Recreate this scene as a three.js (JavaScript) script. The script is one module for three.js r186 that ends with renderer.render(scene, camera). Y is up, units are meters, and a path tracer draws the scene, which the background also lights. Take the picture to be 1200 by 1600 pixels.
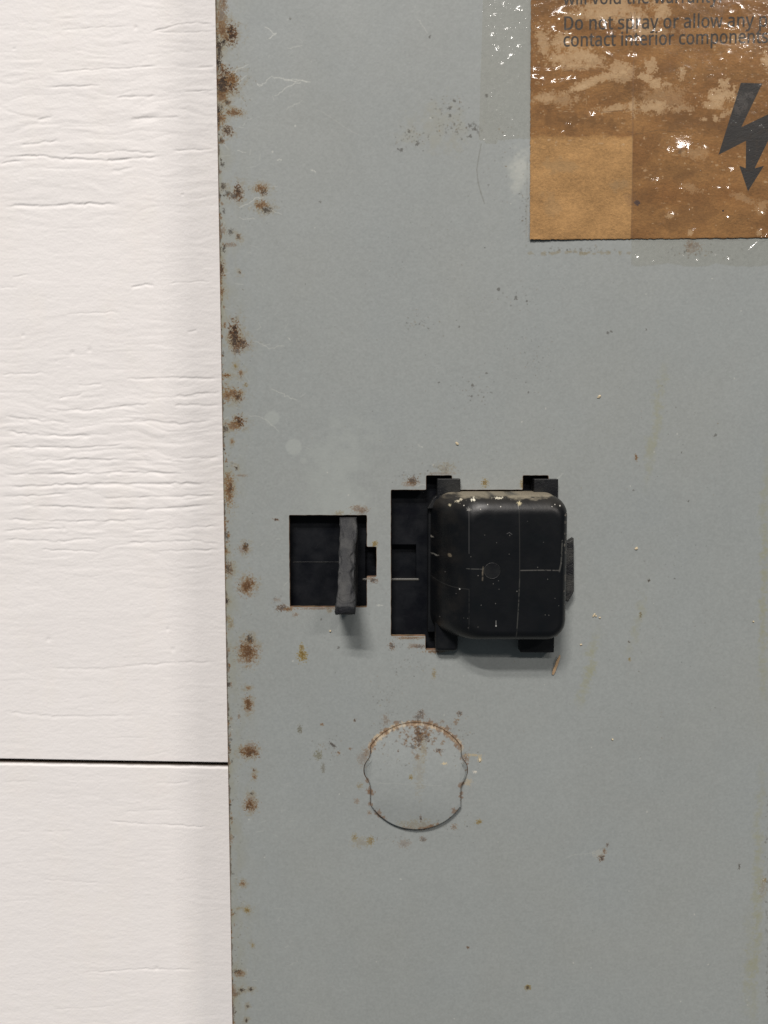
import * as THREE from 'three';
import { toCreasedNormals } from 'three/addons/utils/BufferGeometryUtils.js';
import { RoundedBoxGeometry } from 'three/addons/geometries/RoundedBoxGeometry.js';
import { RectAreaLightUniformsLib } from 'three/addons/lights/RectAreaLightUniformsLib.js';

// ---------------------------------------------------------------- camera, light, exposure
const scene = new THREE.Scene();
const FOV = 61, FPX = 800 / Math.tan(FOV / 2 * Math.PI / 180), MM = 0.001, PX = 0.00015;
const DIST = PX * FPX, PITCH = 5.2 * Math.PI / 180;
const camera = new THREE.PerspectiveCamera(FOV, 0.75, 0.01, 20);
camera.position.set(0, DIST * Math.sin(PITCH), DIST * Math.cos(PITCH));
camera.lookAt(0, 0, 0);
scene.add(camera);
const renderer = new THREE.WebGLRenderer({ antialias: true });
renderer.toneMapping = THREE.LinearToneMapping;
renderer.toneMappingExposure = 1.0;
renderer.shadowMap.enabled = true;
renderer.shadowMap.type = THREE.PCFSoftShadowMap;
RectAreaLightUniformsLib.init();
scene.background = new THREE.Color().setRGB(0.082, 0.092, 0.098);     // bounce from the unlit rest of the workshop
function tubeLamp(dir, dist, length, width, intensity, color) {      // a ceiling tube fitting, level, turned to the panel
  const l = new THREE.RectAreaLight(color, intensity, length, width);
  const d = new THREE.Vector3(...dir).normalize();
  l.position.copy(d.multiplyScalar(dist)); l.lookAt(0, 0, 0); l.name = 'tube_light';
  scene.add(l);
}
tubeLamp([0.02, 0.66, 1], 4.8, 1.30, 0.12, 92, 0xfff9f3);
tubeLamp([-0.24, 0.95, 1], 5.7, 1.31, 0.118, 335, 0xfff9f3);
tubeLamp([-0.22, 1.10, 1], 6.1, 1.39, 0.132, 225, 0xfff9f3);
tubeLamp([0.56, 0.62, 1], 6.1, 1.18, 0.21, 82, 0xfff6ee);

// ---------------------------------------------------------------- helpers
// the world point that the photograph's 1200 x 1600 grid position (px, py) has at depth z (used to measure real sizes)
function P(px, py, z = 0) {
  const c = Math.cos(PITCH), s = Math.sin(PITCH);
  const dx = (px - 600) / FPX, dy = -(py - 800) / FPX;
  const wx = dx, wy = dy * c - s, wz = -dy * s - c;
  const t = (z - DIST * c) / wz;
  return [wx * t, DIST * s + wy * t];
}
const V2 = (px, py, z = 0) => new THREE.Vector2(...P(px, py, z));
function mulberry(a) { return () => { a |= 0; a = a + 0x6D2B79F5 | 0; let t = Math.imul(a ^ a >>> 15, 1 | a); t = t + Math.imul(t ^ t >>> 7, 61 | t) ^ t; return ((t ^ t >>> 14) >>> 0) / 4294967296; }; }
const rnd = mulberry(71);
const hashT = new Float32Array(65536); { const r = mulberry(5); for (let i = 0; i < 65536; i++) hashT[i] = r(); }
function h2(i, j) { return hashT[((i * 157) ^ (j * 9973 + 311)) & 65535 & 0xffff]; }
function noise(x, y) {                                               // smooth value noise, -1..1
  const i = Math.floor(x), j = Math.floor(y), fx = x - i, fy = y - j;
  const u = fx * fx * (3 - 2 * fx), v = fy * fy * (3 - 2 * fy);
  const a = h2(i, j), b = h2(i + 1, j), c = h2(i, j + 1), d = h2(i + 1, j + 1);
  return ((a + (b - a) * u) + ((c + (d - c) * u) - (a + (b - a) * u)) * v) * 2 - 1;
}
function fbm(x, y, o = 4) { let s = 0, a = 0.5, n = 0; for (let k = 0; k < o; k++) { s += a * noise(x, y); n += a; x = x * 2.03 + 17.3; y = y * 2.03 - 9.1; a *= 0.55; } return s / n; }
const ss = (a, b, x) => { const t = Math.min(1, Math.max(0, (x - a) / (b - a))); return t * t * (3 - 2 * t); };
const clamp = (x, a = 0, b = 1) => Math.min(b, Math.max(a, x));
const s8 = (x) => { x = clamp(x); return Math.round(255 * (x <= 0.0031308 ? 12.92 * x : 1.055 * Math.pow(x, 1 / 2.4) - 0.055)); };
const mix = (a, b, t) => a + (b - a) * t;

class Paint {                                                        // colour, roughness and height of a flat surface, in metres
  constructor(x0, y0, x1, y1, step, col, rough) {
    this.x0 = x0; this.y0 = y0; this.step = step;
    this.w = Math.min(2048, Math.round((x1 - x0) / step)); this.h = Math.min(2048, Math.round((y1 - y0) / step));
    this.x1 = x0 + this.w * step; this.y1 = y0 + this.h * step;
    const n = this.w * this.h;
    this.r = new Float32Array(n).fill(col[0]); this.g = new Float32Array(n).fill(col[1]); this.b = new Float32Array(n).fill(col[2]);
    this.ro = new Float32Array(n).fill(rough); this.z = new Float32Array(n).fill(0.5);
  }
  each(f, X0 = this.x0, Y0 = this.y0, X1 = this.x1, Y1 = this.y1) {
    const i0 = Math.max(0, Math.floor((X0 - this.x0) / this.step)), i1 = Math.min(this.w - 1, Math.ceil((X1 - this.x0) / this.step));
    const j0 = Math.max(0, Math.floor((Y0 - this.y0) / this.step)), j1 = Math.min(this.h - 1, Math.ceil((Y1 - this.y0) / this.step));
    for (let j = j0; j <= j1; j++) for (let i = i0; i <= i1; i++) f(j * this.w + i, this.x0 + (i + 0.5) * this.step, this.y0 + (j + 0.5) * this.step);
  }
  lay(k, c, a, rough, dz = 0) {
    if (a <= 0) return;
    this.r[k] = mix(this.r[k], c[0], a); this.g[k] = mix(this.g[k], c[1], a); this.b[k] = mix(this.b[k], c[2], a);
    if (rough !== undefined) this.ro[k] = mix(this.ro[k], rough, a);
    this.z[k] += dz * a;
  }
  // an uneven spot: noise-edged blob; cols from rim to core
  spot(px, py, rx, ry, cols, { a = 1, grain = 0.45, amp = 0.55, rough = 0.85, dz = 0.02, ang = 0, seed = 0, edge = 0.28 } = {}) {
    const [cx, cy] = P(px, py), RX = rx * PX, RY = ry * PX, R = Math.max(RX, RY) * 1.9, ca = Math.cos(ang), sa = Math.sin(ang);
    const f = 1 / (grain * MM), so = seed * 13.7 + px * 0.37;
    this.each((k, x, y) => {
      const ux = x - cx, uy = y - cy, qx = (ux * ca + uy * sa) / RX, qy = (-ux * sa + uy * ca) / RY, d = Math.sqrt(qx * qx + qy * qy);
      if (d > 1.9) return;
      const v = 1 - d + amp * 1.25 * fbm(x * f + so, y * f - so, 4) + amp * 0.55 * noise(x * f * 4.1 + so, y * f * 4.1);
      const m = ss(0, edge, v) * a;
      if (m <= 0) return;
      const t = clamp(v / 0.9) * (cols.length - 1), q = Math.min(cols.length - 2, Math.floor(t)), w = cols.length > 1 ? t - q : 0;
      const c = cols.length > 1 ? cols[q].map((e, n) => mix(e, cols[q + 1][n], w)) : cols[0];
      this.lay(k, c, m, rough, dz);
    }, cx - R, cy - R, cx + R, cy + R);
  }
  line(pts, width, c, a, { rough, dz = 0, broken = 0 } = {}) {          // thin scratch or print line, points in photograph grid
    const w = pts.map(p => P(p[0], p[1])), hw = width * PX / 2, pad = hw + 2 * this.step;
    for (let n = 0; n + 1 < w.length; n++) {
      const [ax, ay] = w[n], [bx, by] = w[n + 1], L = Math.hypot(bx - ax, by - ay) || 1e-9;
      this.each((k, x, y) => {
        const t = clamp(((x - ax) * (bx - ax) + (y - ay) * (by - ay)) / (L * L));
        const d = Math.hypot(x - ax - t * (bx - ax), y - ay - t * (by - ay));
        let m = (1 - ss(hw * 0.4, hw + this.step * 0.7, d)) * a;
        if (broken) m *= ss(-broken, 1 - broken, 0.6 + noise(x * 2500, y * 2500));
        this.lay(k, c, m, rough, dz);
      }, Math.min(ax, bx) - pad, Math.min(ay, by) - pad, Math.max(ax, bx) + pad, Math.max(ay, by) + pad);
    }
  }
  textures() {
    const n = this.w * this.h, C = new Uint8Array(n * 4), R = new Uint8Array(n * 4), B = new Uint8Array(n * 4);
    for (let k = 0; k < n; k++) {
      C[4 * k] = s8(this.r[k]); C[4 * k + 1] = s8(this.g[k]); C[4 * k + 2] = s8(this.b[k]); C[4 * k + 3] = 255;
      R[4 * k] = R[4 * k + 1] = R[4 * k + 2] = Math.round(255 * clamp(this.ro[k])); R[4 * k + 3] = 255;
      B[4 * k] = B[4 * k + 1] = B[4 * k + 2] = Math.round(255 * clamp(this.z[k])); B[4 * k + 3] = 255;
    }
    const mk = (d, srgb) => { const t = new THREE.DataTexture(d, this.w, this.h); t.magFilter = THREE.LinearFilter; t.minFilter = THREE.LinearMipmapLinearFilter; t.generateMipmaps = true; if (srgb) t.colorSpace = THREE.SRGBColorSpace; t.needsUpdate = true; return t; };
    return { map: mk(C, true), roughnessMap: mk(R), bumpMap: mk(B) };
  }
  uv(g) {                                                            // lay the sheet on a geometry, true size
    const p = g.attributes.position, u = new Float32Array(p.count * 2);
    for (let i = 0; i < p.count; i++) { u[2 * i] = (p.getX(i) - this.x0) / (this.x1 - this.x0); u[2 * i + 1] = (p.getY(i) - this.y0) / (this.y1 - this.y0); }
    g.setAttribute('uv', new THREE.BufferAttribute(u, 2)); return g;
  }
}
function mesh(name, geo, mat, parent = scene) { const m = new THREE.Mesh(geo, mat); m.name = name; m.castShadow = m.receiveShadow = true; parent.add(m); return m; }
function thing(name, label, category, group) { const g = new THREE.Group(); g.name = name; g.userData = { label, category }; if (group) g.userData.group = group; scene.add(g); return g; }
// a sheet of quads: f(i, j) -> [x, y, z]
function sheet(nu, nv, f) {
  const pos = new Float32Array((nu + 1) * (nv + 1) * 3), idx = [];
  for (let j = 0; j <= nv; j++) for (let i = 0; i <= nu; i++) pos.set(f(i / nu, j / nv), (j * (nu + 1) + i) * 3);
  for (let j = 0; j < nv; j++) for (let i = 0; i < nu; i++) { const a = j * (nu + 1) + i, b = a + 1, c = a + nu + 1, d = c + 1; idx.push(a, b, d, a, d, c); }
  const g = new THREE.BufferGeometry();
  g.setAttribute('position', new THREE.BufferAttribute(pos, 3)); g.setIndex(idx); g.computeVertexNormals();
  return g;
}

// ---------------------------------------------------------------- the wall of white painted boards
const WALLZ = -0.030;
{
  const wall = thing('board_wall', 'white painted wooden wall of two wide boards, left of the grey panel', 'wall');
  // creases in the paint: [points in the photograph grid, width px, depth mm]
  const creases = [
    [[[0, 247], [60, 243], [100, 248], [170, 250], [260, 243]], 5, 0.22], [[[0, 256], [40, 250]], 4, 0.16], [[[70, 113], [150, 108], [250, 103]], 4, 0.15],
    [[[5, 322], [60, 321], [130, 318], [190, 319]], 6, 0.22], [[[90, 45], [200, 41]], 3, 0.09], [[[232, 50], [262, 43], [290, 35], [335, 39]], 4, 0.13], [[[240, 50], [335, 49]], 3, 0.08],
    [[[70, 137], [160, 133]], 4, 0.12], [[[180, 152], [245, 150]], 5, 0.14], [[[200, 185], [285, 183]], 6, 0.15], [[[30, 225], [95, 220]], 5, 0.12], [[[58, 188], [82, 181]], 6, 0.13],
    [[[100, 242], [180, 236], [250, 238]], 4, 0.1], [[[268, 235], [336, 233]], 4, 0.12], [[[172, 268], [210, 262]], 6, 0.12], [[[285, 143], [336, 141]], 3, 0.1], [[[305, 106], [336, 103]], 5, 0.11],
    [[[203, 448], [225, 444], [242, 446]], 5, 0.17], [[[262, 442], [330, 439]], 3, 0.09], [[[100, 490], [190, 487]], 3, 0.08], [[[18, 432], [44, 428]], 4, 0.1], [[[0, 450], [28, 449]], 3, 0.1], [[[292, 518], [308, 517]], 6, 0.15],
    [[[0, 585], [80, 582]], 4, 0.1], [[[190, 592], [280, 590], [345, 591]], 5, 0.15], [[[120, 601], [160, 600]], 4, 0.1], [[[90, 622], [130, 616]], 5, 0.12], [[[270, 620], [346, 612]], 6, 0.16],
    [[[70, 640], [140, 641], [240, 630]], 6, 0.18], [[[270, 633], [346, 633]], 6, 0.16], [[[0, 648], [40, 655], [120, 662]], 6, 0.14], [[[200, 655], [280, 662], [340, 656]], 6, 0.16],
    [[[0, 672], [60, 680], [150, 681]], 6, 0.15], [[[0, 698], [110, 700], [200, 695]], 5, 0.16], [[[40, 720], [140, 717], [250, 720]], 6, 0.16], [[[280, 715], [346, 716]], 5, 0.12],
    [[[0, 740], [120, 741], [190, 738], [300, 740]], 6, 0.2], [[[0, 761], [120, 757], [230, 755], [346, 756]], 7, 0.2], [[[0, 776], [110, 772]], 5, 0.14], [[[150, 778], [346, 774]], 6, 0.15],
    [[[20, 788], [130, 793], [230, 796], [346, 788]], 6, 0.18], [[[0, 811], [120, 815], [240, 812]], 6, 0.17], [[[200, 829], [346, 822]], 5, 0.13], [[[0, 828], [100, 826]], 5, 0.14], [[[0, 842], [90, 846], [160, 840]], 5, 0.12],
    [[[190, 848], [300, 845], [348, 850]], 5, 0.12], [[[60, 858], [160, 862]], 4, 0.1], [[[240, 862], [348, 858]], 5, 0.12],
    [[[70, 1043], [150, 1046], [230, 1038], [350, 1033]], 6, 0.10], [[[0, 1111], [80, 1119], [200, 1117]], 6, 0.10], [[[160, 1153], [240, 1152]], 3, 0.05],
    [[[165, 1282], [215, 1286], [330, 1292]], 4, 0.11], [[[240, 1224], [300, 1222]], 4, 0.07], [[[0, 1220], [60, 1222]], 5, 0.07], [[[60, 1374], [160, 1380]], 3, 0.07], [[[120, 1520], [220, 1514], [310, 1515]], 4, 0.1], [[[80, 1577], [180, 1572]], 3, 0.06],
    [[[20, 1300], [120, 1298]], 5, 0.06], [[[190, 1268], [270, 1264]], 4, 0.06],
  ].map(([pts, w, d]) => ({ p: pts.map(q => P(q[0], q[1], WALLZ)), w: w * PX * 1.15 * 0.36, d: d * 1.12 * MM }));
  for (const c of creases) { c.y0 = Math.min(...c.p.map(q => q[1])) - 4 * c.w; c.y1 = Math.max(...c.p.map(q => q[1])) + 4 * c.w; }
  const pits = [[212, 43, 3], [22, 76, 2], [270, 1015, 4], [76, 999, 4], [262, 983, 3], [36, 524, 3], [140, 547, 4], [113, 551, 4], [170, 741, 3], [285, 304, 2], [245, 1513, 4], [100, 826, 3]].map(([x, y, r]) => [...P(x, y, WALLZ), r * PX]);
  const yWr = P(200, 720, WALLZ)[1], yTop = P(200, 170, WALLZ)[1];
  const relief = (x, y, fine) => {
    const X = x / MM, Y = y / MM, warp = 1.6 * fbm(X / 14, Y / 5 + 3, 2);
    let z = 0;
    for (const c of creases) {
      if (y < c.y0 || y > c.y1) continue;
      for (let n = 0; n + 1 < c.p.length; n++) {
        const [ax, ay] = c.p[n], [bx, by] = c.p[n + 1];
        const t = (x - ax) / (bx - ax);
        if (t < 0 || t >= 1) continue;
        const all = (x - c.p[0][0]) / (c.p[c.p.length - 1][0] - c.p[0][0]);
        const yy = ay + (by - ay) * t + 0.25 * MM * noise(X / 1.6, ay * 9000), d = (y - yy) / c.w;
        if (Math.abs(d) > 4) continue;
        const taper = ss(0, 0.14, all) * ss(0, 0.14, 1 - all) * (0.75 + 0.4 * noise(X / 2.4, ay * 5000));
        z -= c.d * taper * (d > 0 ? Math.exp(-d * d * 3) : Math.exp(-d * d * 0.45));
      }
    }
    for (const [x1, y1, r] of pits) { const d = ((x - x1) ** 2 + (y - y1) ** 2) / (r * r); if (d < 6) z -= 0.16 * MM * Math.exp(-d); }
    const zone = 0.26 + Math.exp(-(((y - yWr) / 0.025) ** 2)) * 0.85 + Math.exp(-(((y - yTop) / 0.022) ** 2)) * 0.55;
    z += MM * zone * (0.06 * fbm(X / 13 + 40, (Y + warp) / 1.5, 4) - 0.06 * (1 - 2.6 * Math.abs(fbm(X / 10 + 4, (Y + warp * 1.4) / 2.1 + 9, 2))) + 0.022 * fbm(X / 3.5, (Y + warp) / 0.7 + 9, 2));
    z += MM * (0.018 * fbm(X / 2.2, Y / 1.6 + 70, 2) + (fine ? 0.009 * fbm(X / 0.7, Y / 0.45, 2) : 0));
    z += 0.12 * MM * fbm(X / 40, Y / 22, 2);
    return z;
  };
  const white = new THREE.MeshStandardMaterial({ color: new THREE.Color().setRGB(0.845, 0.818, 0.812), roughness: 0.62, vertexColors: true });
  // fine brushed grain and faint yellowing of the paint
  const n = 1024, C = new Uint8Array(n * n * 4), Bm = new Uint8Array(n * n * 4);
  for (let j = 0; j < n; j++) for (let i = 0; i < n; i++) {
    const x = i * 0.08, y = j * 0.2, k = 4 * (j * n + i);
    const t = 0.965 + 0.02 * fbm(x / 18, y / 9, 3) + 0.012 * fbm(x / 2.5, y / 0.7, 2), yl = 0.012 * clamp(fbm(x / 9 + 7, y / 25, 3));
    C[k] = s8(t); C[k + 1] = s8(t - yl * 0.6); C[k + 2] = s8(t - yl * 2); C[k + 3] = 255;
    Bm[k] = Bm[k + 1] = Bm[k + 2] = clamp(Math.round(128 + 60 * fbm(x / 1.2, y / 0.5, 3) + 40 * fbm(x / 0.35, y / 0.35, 2)), 0, 255); Bm[k + 3] = 255;
  }
  const mk = (d, srgb) => { const t = new THREE.DataTexture(d, n, n); t.magFilter = THREE.LinearFilter; if (srgb) t.colorSpace = THREE.SRGBColorSpace; t.wrapS = t.wrapT = THREE.MirroredRepeatWrapping; t.needsUpdate = true; return t; };
  white.map = mk(C, true); white.bumpMap = mk(Bm); white.bumpScale = 0.00009;
  const gapL = P(0, 1189, WALLZ), gapR = P(355, 1195, WALLZ), slope = (gapR[1] - gapL[1]) / (gapR[0] - gapL[0]);
  const gapY = x => gapL[1] + slope * (x - gapL[0]);
  const GAP = 0.00118, XL = P(-90, 800, WALLZ)[0], XR = P(420, 800, WALLZ)[0], T = 0.012;
  const board = (y0, y1, nx, ny, rTop, rBot) => {
    const g = sheet(nx, ny, (u, v) => {
      const x = mix(XL, XR, u), a = y0(x), b = y1(x), hh = b - a;
      // rows: back edge, rounded lower edge, face, rounded upper edge, back edge
      let y, z; const N = ny, j = Math.round(v * N), e = 7;
      const chipped = 0.26 * MM * fbm(x / MM / 2.2, b * 3000, 4) - 0.1 * MM;
      if (j < e) { const t = j / e, q = t * Math.PI / 2; y = a + rBot * (1 - Math.sin(q)); z = -rBot * (1 - Math.sin(q)); if (j === 0) { y = a; z = -T; } else { y = a + rBot * (1 - Math.cos(q)); z = -rBot * (1 - Math.sin(q)); } }
      else if (j > N - e) { const t = (N - j) / e, q = t * Math.PI / 2; y = b - rTop * (1 - Math.cos(q)); z = -rTop * (1 - Math.sin(q)); if (j === N) { y = b; z = -T; } else if (j === N - 1) { y = b; z = -rTop - 0.5 * MM; } else y += chipped * (1 - t * 0.6); }
      else { y = mix(a + rBot, b - rTop, (j - e) / (N - 2 * e)); z = 0; }
      const w = j === 0 || j >= N - 1 ? 0 : 1;
      return [x, y, z + w * relief(x, y, true)];
    });
    const p = g.attributes.position, uv = new Float32Array(p.count * 2);
    for (let i = 0; i < p.count; i++) { uv[2 * i] = p.getX(i) / 0.082; uv[2 * i + 1] = p.getY(i) / 0.205; }
    g.setAttribute('uv', new THREE.BufferAttribute(uv, 2));
    const cl = new Float32Array(p.count * 3).fill(1);                // bare wood behind the painted edge, darkened to paint in the shade of the gap
    for (let i = 0; i <= nx; i++) for (const j of [0, ny - 1, ny]) cl.set([0.10, 0.08, 0.06], (j * (nx + 1) + i) * 3);
    g.setAttribute('color', new THREE.BufferAttribute(cl, 3));
    return g;
  };
  const yT = P(0, -60, WALLZ)[1] + 0.0, yB = P(0, 1660, WALLZ)[1];
  const b1 = mesh('board', board(x => gapY(x) + GAP / 2, () => yT, 300, 1000, 0.0005, 0.00035), white, wall);
  const b2 = mesh('board', board(() => yB, x => gapY(x) - GAP / 2, 300, 380, 0.0007, 0.0005), white, wall);
  wall.position.z = WALLZ;
  const back = new THREE.BoxGeometry(XR - XL + 0.02, yT - yB + 0.02, 0.004);
  back.translate((XL + XR) / 2, (yT + yB) / 2, -T - 0.0022);
  mesh('backing', back, new THREE.MeshStandardMaterial({ color: new THREE.Color().setRGB(0.015, 0.012, 0.010), roughness: 0.9 }), wall);
}

// ---------------------------------------------------------------- the grey panel cover
const THICK = 1.5 * MM;
const xEdge = P(349.5, 800)[0], yTopP = P(600, -70)[1] + 0.06, yBotP = P(600, 1670)[1], yTopV = P(600, -70)[1], xRight = P(1275, 800)[0];
const RUST = [[0.17, 0.11, 0.055], [0.13, 0.065, 0.028], [0.065, 0.034, 0.019], [0.032, 0.02, 0.014]];
const ORANGE = [[0.22, 0.165, 0.085], [0.19, 0.10, 0.04], [0.11, 0.054, 0.022]];
const DARK = [[0.12, 0.09, 0.06], [0.045, 0.033, 0.025], [0.03, 0.022, 0.018]];
const OCHRE = [[0.25, 0.23, 0.15], [0.23, 0.17, 0.06], [0.15, 0.095, 0.025]];
const koPts = (() => {                                               // the outline of the knockout
  const c = V2(649.5, 1211.5), r = 87 * PX, pts = [];
  const arc = (a0, a1, n) => { for (let i = 0; i <= n; i++) { const a = mix(a0, a1, i / n); pts.push(new THREE.Vector2(c.x + r * Math.cos(a), c.y + r * Math.sin(a))); } };
  const A = Math.acos(72.5 / 87);
  arc(A, Math.PI - A, 40);
  const side = s => { const o = []; for (let i = 1; i < 24; i++) { const t = i / 24, y = r * Math.sin(A) * (1 - 2 * t); const q = y / PX; o.push(new THREE.Vector2(c.x + s * PX * (72.5 + 10.5 * Math.exp(-Math.pow(Math.abs((q - 9) / 17), 3))), c.y + y)); } return o; };
  pts.push(...side(-1)); arc(Math.PI + A, 2 * Math.PI - A, 40); pts.push(...side(1).reverse());
  return pts;
})();
const grow = (pts, d) => { const c = pts.reduce((a, p) => a.add(p), new THREE.Vector2()).divideScalar(pts.length); return pts.map(p => { const q = p.clone().sub(c), L = q.length(); return q.multiplyScalar((L + d) / L).add(c); }); };
const panelPaint = new Paint(xEdge - 0.001, yBotP - 0.001, xRight + 0.001, yTopV + 0.001, 0.000133, [0.277, 0.296, 0.291], 0.54);
{
  const S = panelPaint, Q = (x, y) => P(x, y);
  S.each((k, x, y) => {                                              // enamel: slow tone, mottling, orange peel
    const X = x / MM, Y = y / MM, t = 1 + 0.028 * fbm(X / 30, Y / 30, 3) + 0.022 * fbm(X / 4 + 5, Y / 4, 3) + 0.045 * noise(X / 0.47, Y / 0.47) + 0.035 * noise(X / 0.27 + 9, Y / 0.27), w = 0.012 * fbm(X / 18 + 90, Y / 22, 3);
    S.r[k] *= t + w; S.g[k] *= t; S.b[k] *= t - w * 1.3;
    S.z[k] += 0.05 * fbm(X / 0.9, Y / 0.9, 2) + 0.03 * noise(X / 0.3, Y / 0.3);
    S.ro[k] += 0.05 * fbm(X / 7, Y / 7, 3) + 0.09 * fbm(X / 45 + 3, Y / 45 + 8, 2);
  });
  // broad pale sheen painted into the colour, two round water marks, greasy dark patch
  S.spot(530, 735, 75, 110, [[0.31, 0.335, 0.32], [0.335, 0.36, 0.345]], { a: 0.55, grain: 7, amp: 0.5, rough: 0.5, dz: 0, edge: 0.9 });
  S.spot(425, 653, 13, 13, [[0.345, 0.37, 0.355]], { a: 0.6, amp: 0.10, rough: 0.45, dz: 0, edge: 0.3 });
  S.spot(459, 698, 14, 14, [[0.35, 0.375, 0.36]], { a: 0.65, amp: 0.08, rough: 0.45, dz: 0, edge: 0.25 });
  S.spot(474, 720, 6, 6, [[0.34, 0.365, 0.35]], { a: 0.4, amp: 0.1, dz: 0, rough: 0.45 });
  S.spot(812, 275, 26, 50, [[0.34, 0.36, 0.33], [0.45, 0.46, 0.42]], { a: 0.65, grain: 3, amp: 0.4, rough: 0.36, dz: 0, edge: 1.0 });  // glare on the tape residue beside the label, painted as a paler spot
  S.spot(690, 195, 48, 40, [[0.265, 0.27, 0.235]], { a: 0.6, grain: 3, amp: 0.6, dz: 0, edge: 0.8, rough: 0.5 });
  S.spot(635, 215, 34, 16, [[0.27, 0.275, 0.24]], { a: 0.5, grain: 3, amp: 0.6, dz: 0, edge: 0.8, rough: 0.5 });
  // yellowed margin along the left edge and the run marks on the right
  S.each((k, x, y) => {
    const d = (x - xEdge) / MM, n = fbm(x / MM / 2.2, y / MM / 4.5, 4);
    S.lay(k, [0.25, 0.245, 0.175], clamp(0.55 * Math.exp(-d / 3.2) * ss(-0.35, 0.55, n) + 0.35 * Math.exp(-d / 1.0)), 0.6, 0);
    const e = 0.32 * MM + 0.5 * MM * clamp(fbm(3, y / MM / 1.6, 4) + 0.1);
    if (x - xEdge < e) S.lay(k, [0.07, 0.045, 0.026], 0.75 * ss(0, 0.25 * MM, e - (x - xEdge)), 0.9, 0.02);
  }, xEdge - 0.001, S.y0, xEdge + 0.012, S.y1);
  const run = (x0, y0, x1, y1, w, a) => { const m = 12; for (let i = 0; i <= m; i++) S.spot(mix(x0, x1, i / m) + 4 * noise(i, x0), mix(y0, y1, i / m), w, Math.abs(y1 - y0) / m * 1.1, [[0.28, 0.285, 0.215], [0.265, 0.265, 0.175]], { a: a * Math.sin((i + 0.5) / (m + 1) * Math.PI), grain: 1.6, amp: 0.7, edge: 0.9, dz: 0, rough: 0.5 }); };
  run(936, 985, 906, 1105, 11, 0.55); run(1040, 560, 1008, 760, 10, 0.40); run(1012, 905, 984, 1030, 8, 0.25); run(1196, 700, 1190, 1120, 8, 0.45); run(1190, 1180, 1178, 1620, 10, 0.45); run(1172, 1420, 1168, 1600, 12, 0.3);
  for (let i = 0; i < 60; i++) S.spot(1196 + 5 * rnd(), 1240 + 340 * rnd(), 0.8 + rnd(), 1.2 + 2 * rnd(), [[0.10, 0.09, 0.075]], { a: 0.55 * rnd(), amp: 0.8, grain: 0.2 });
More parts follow.
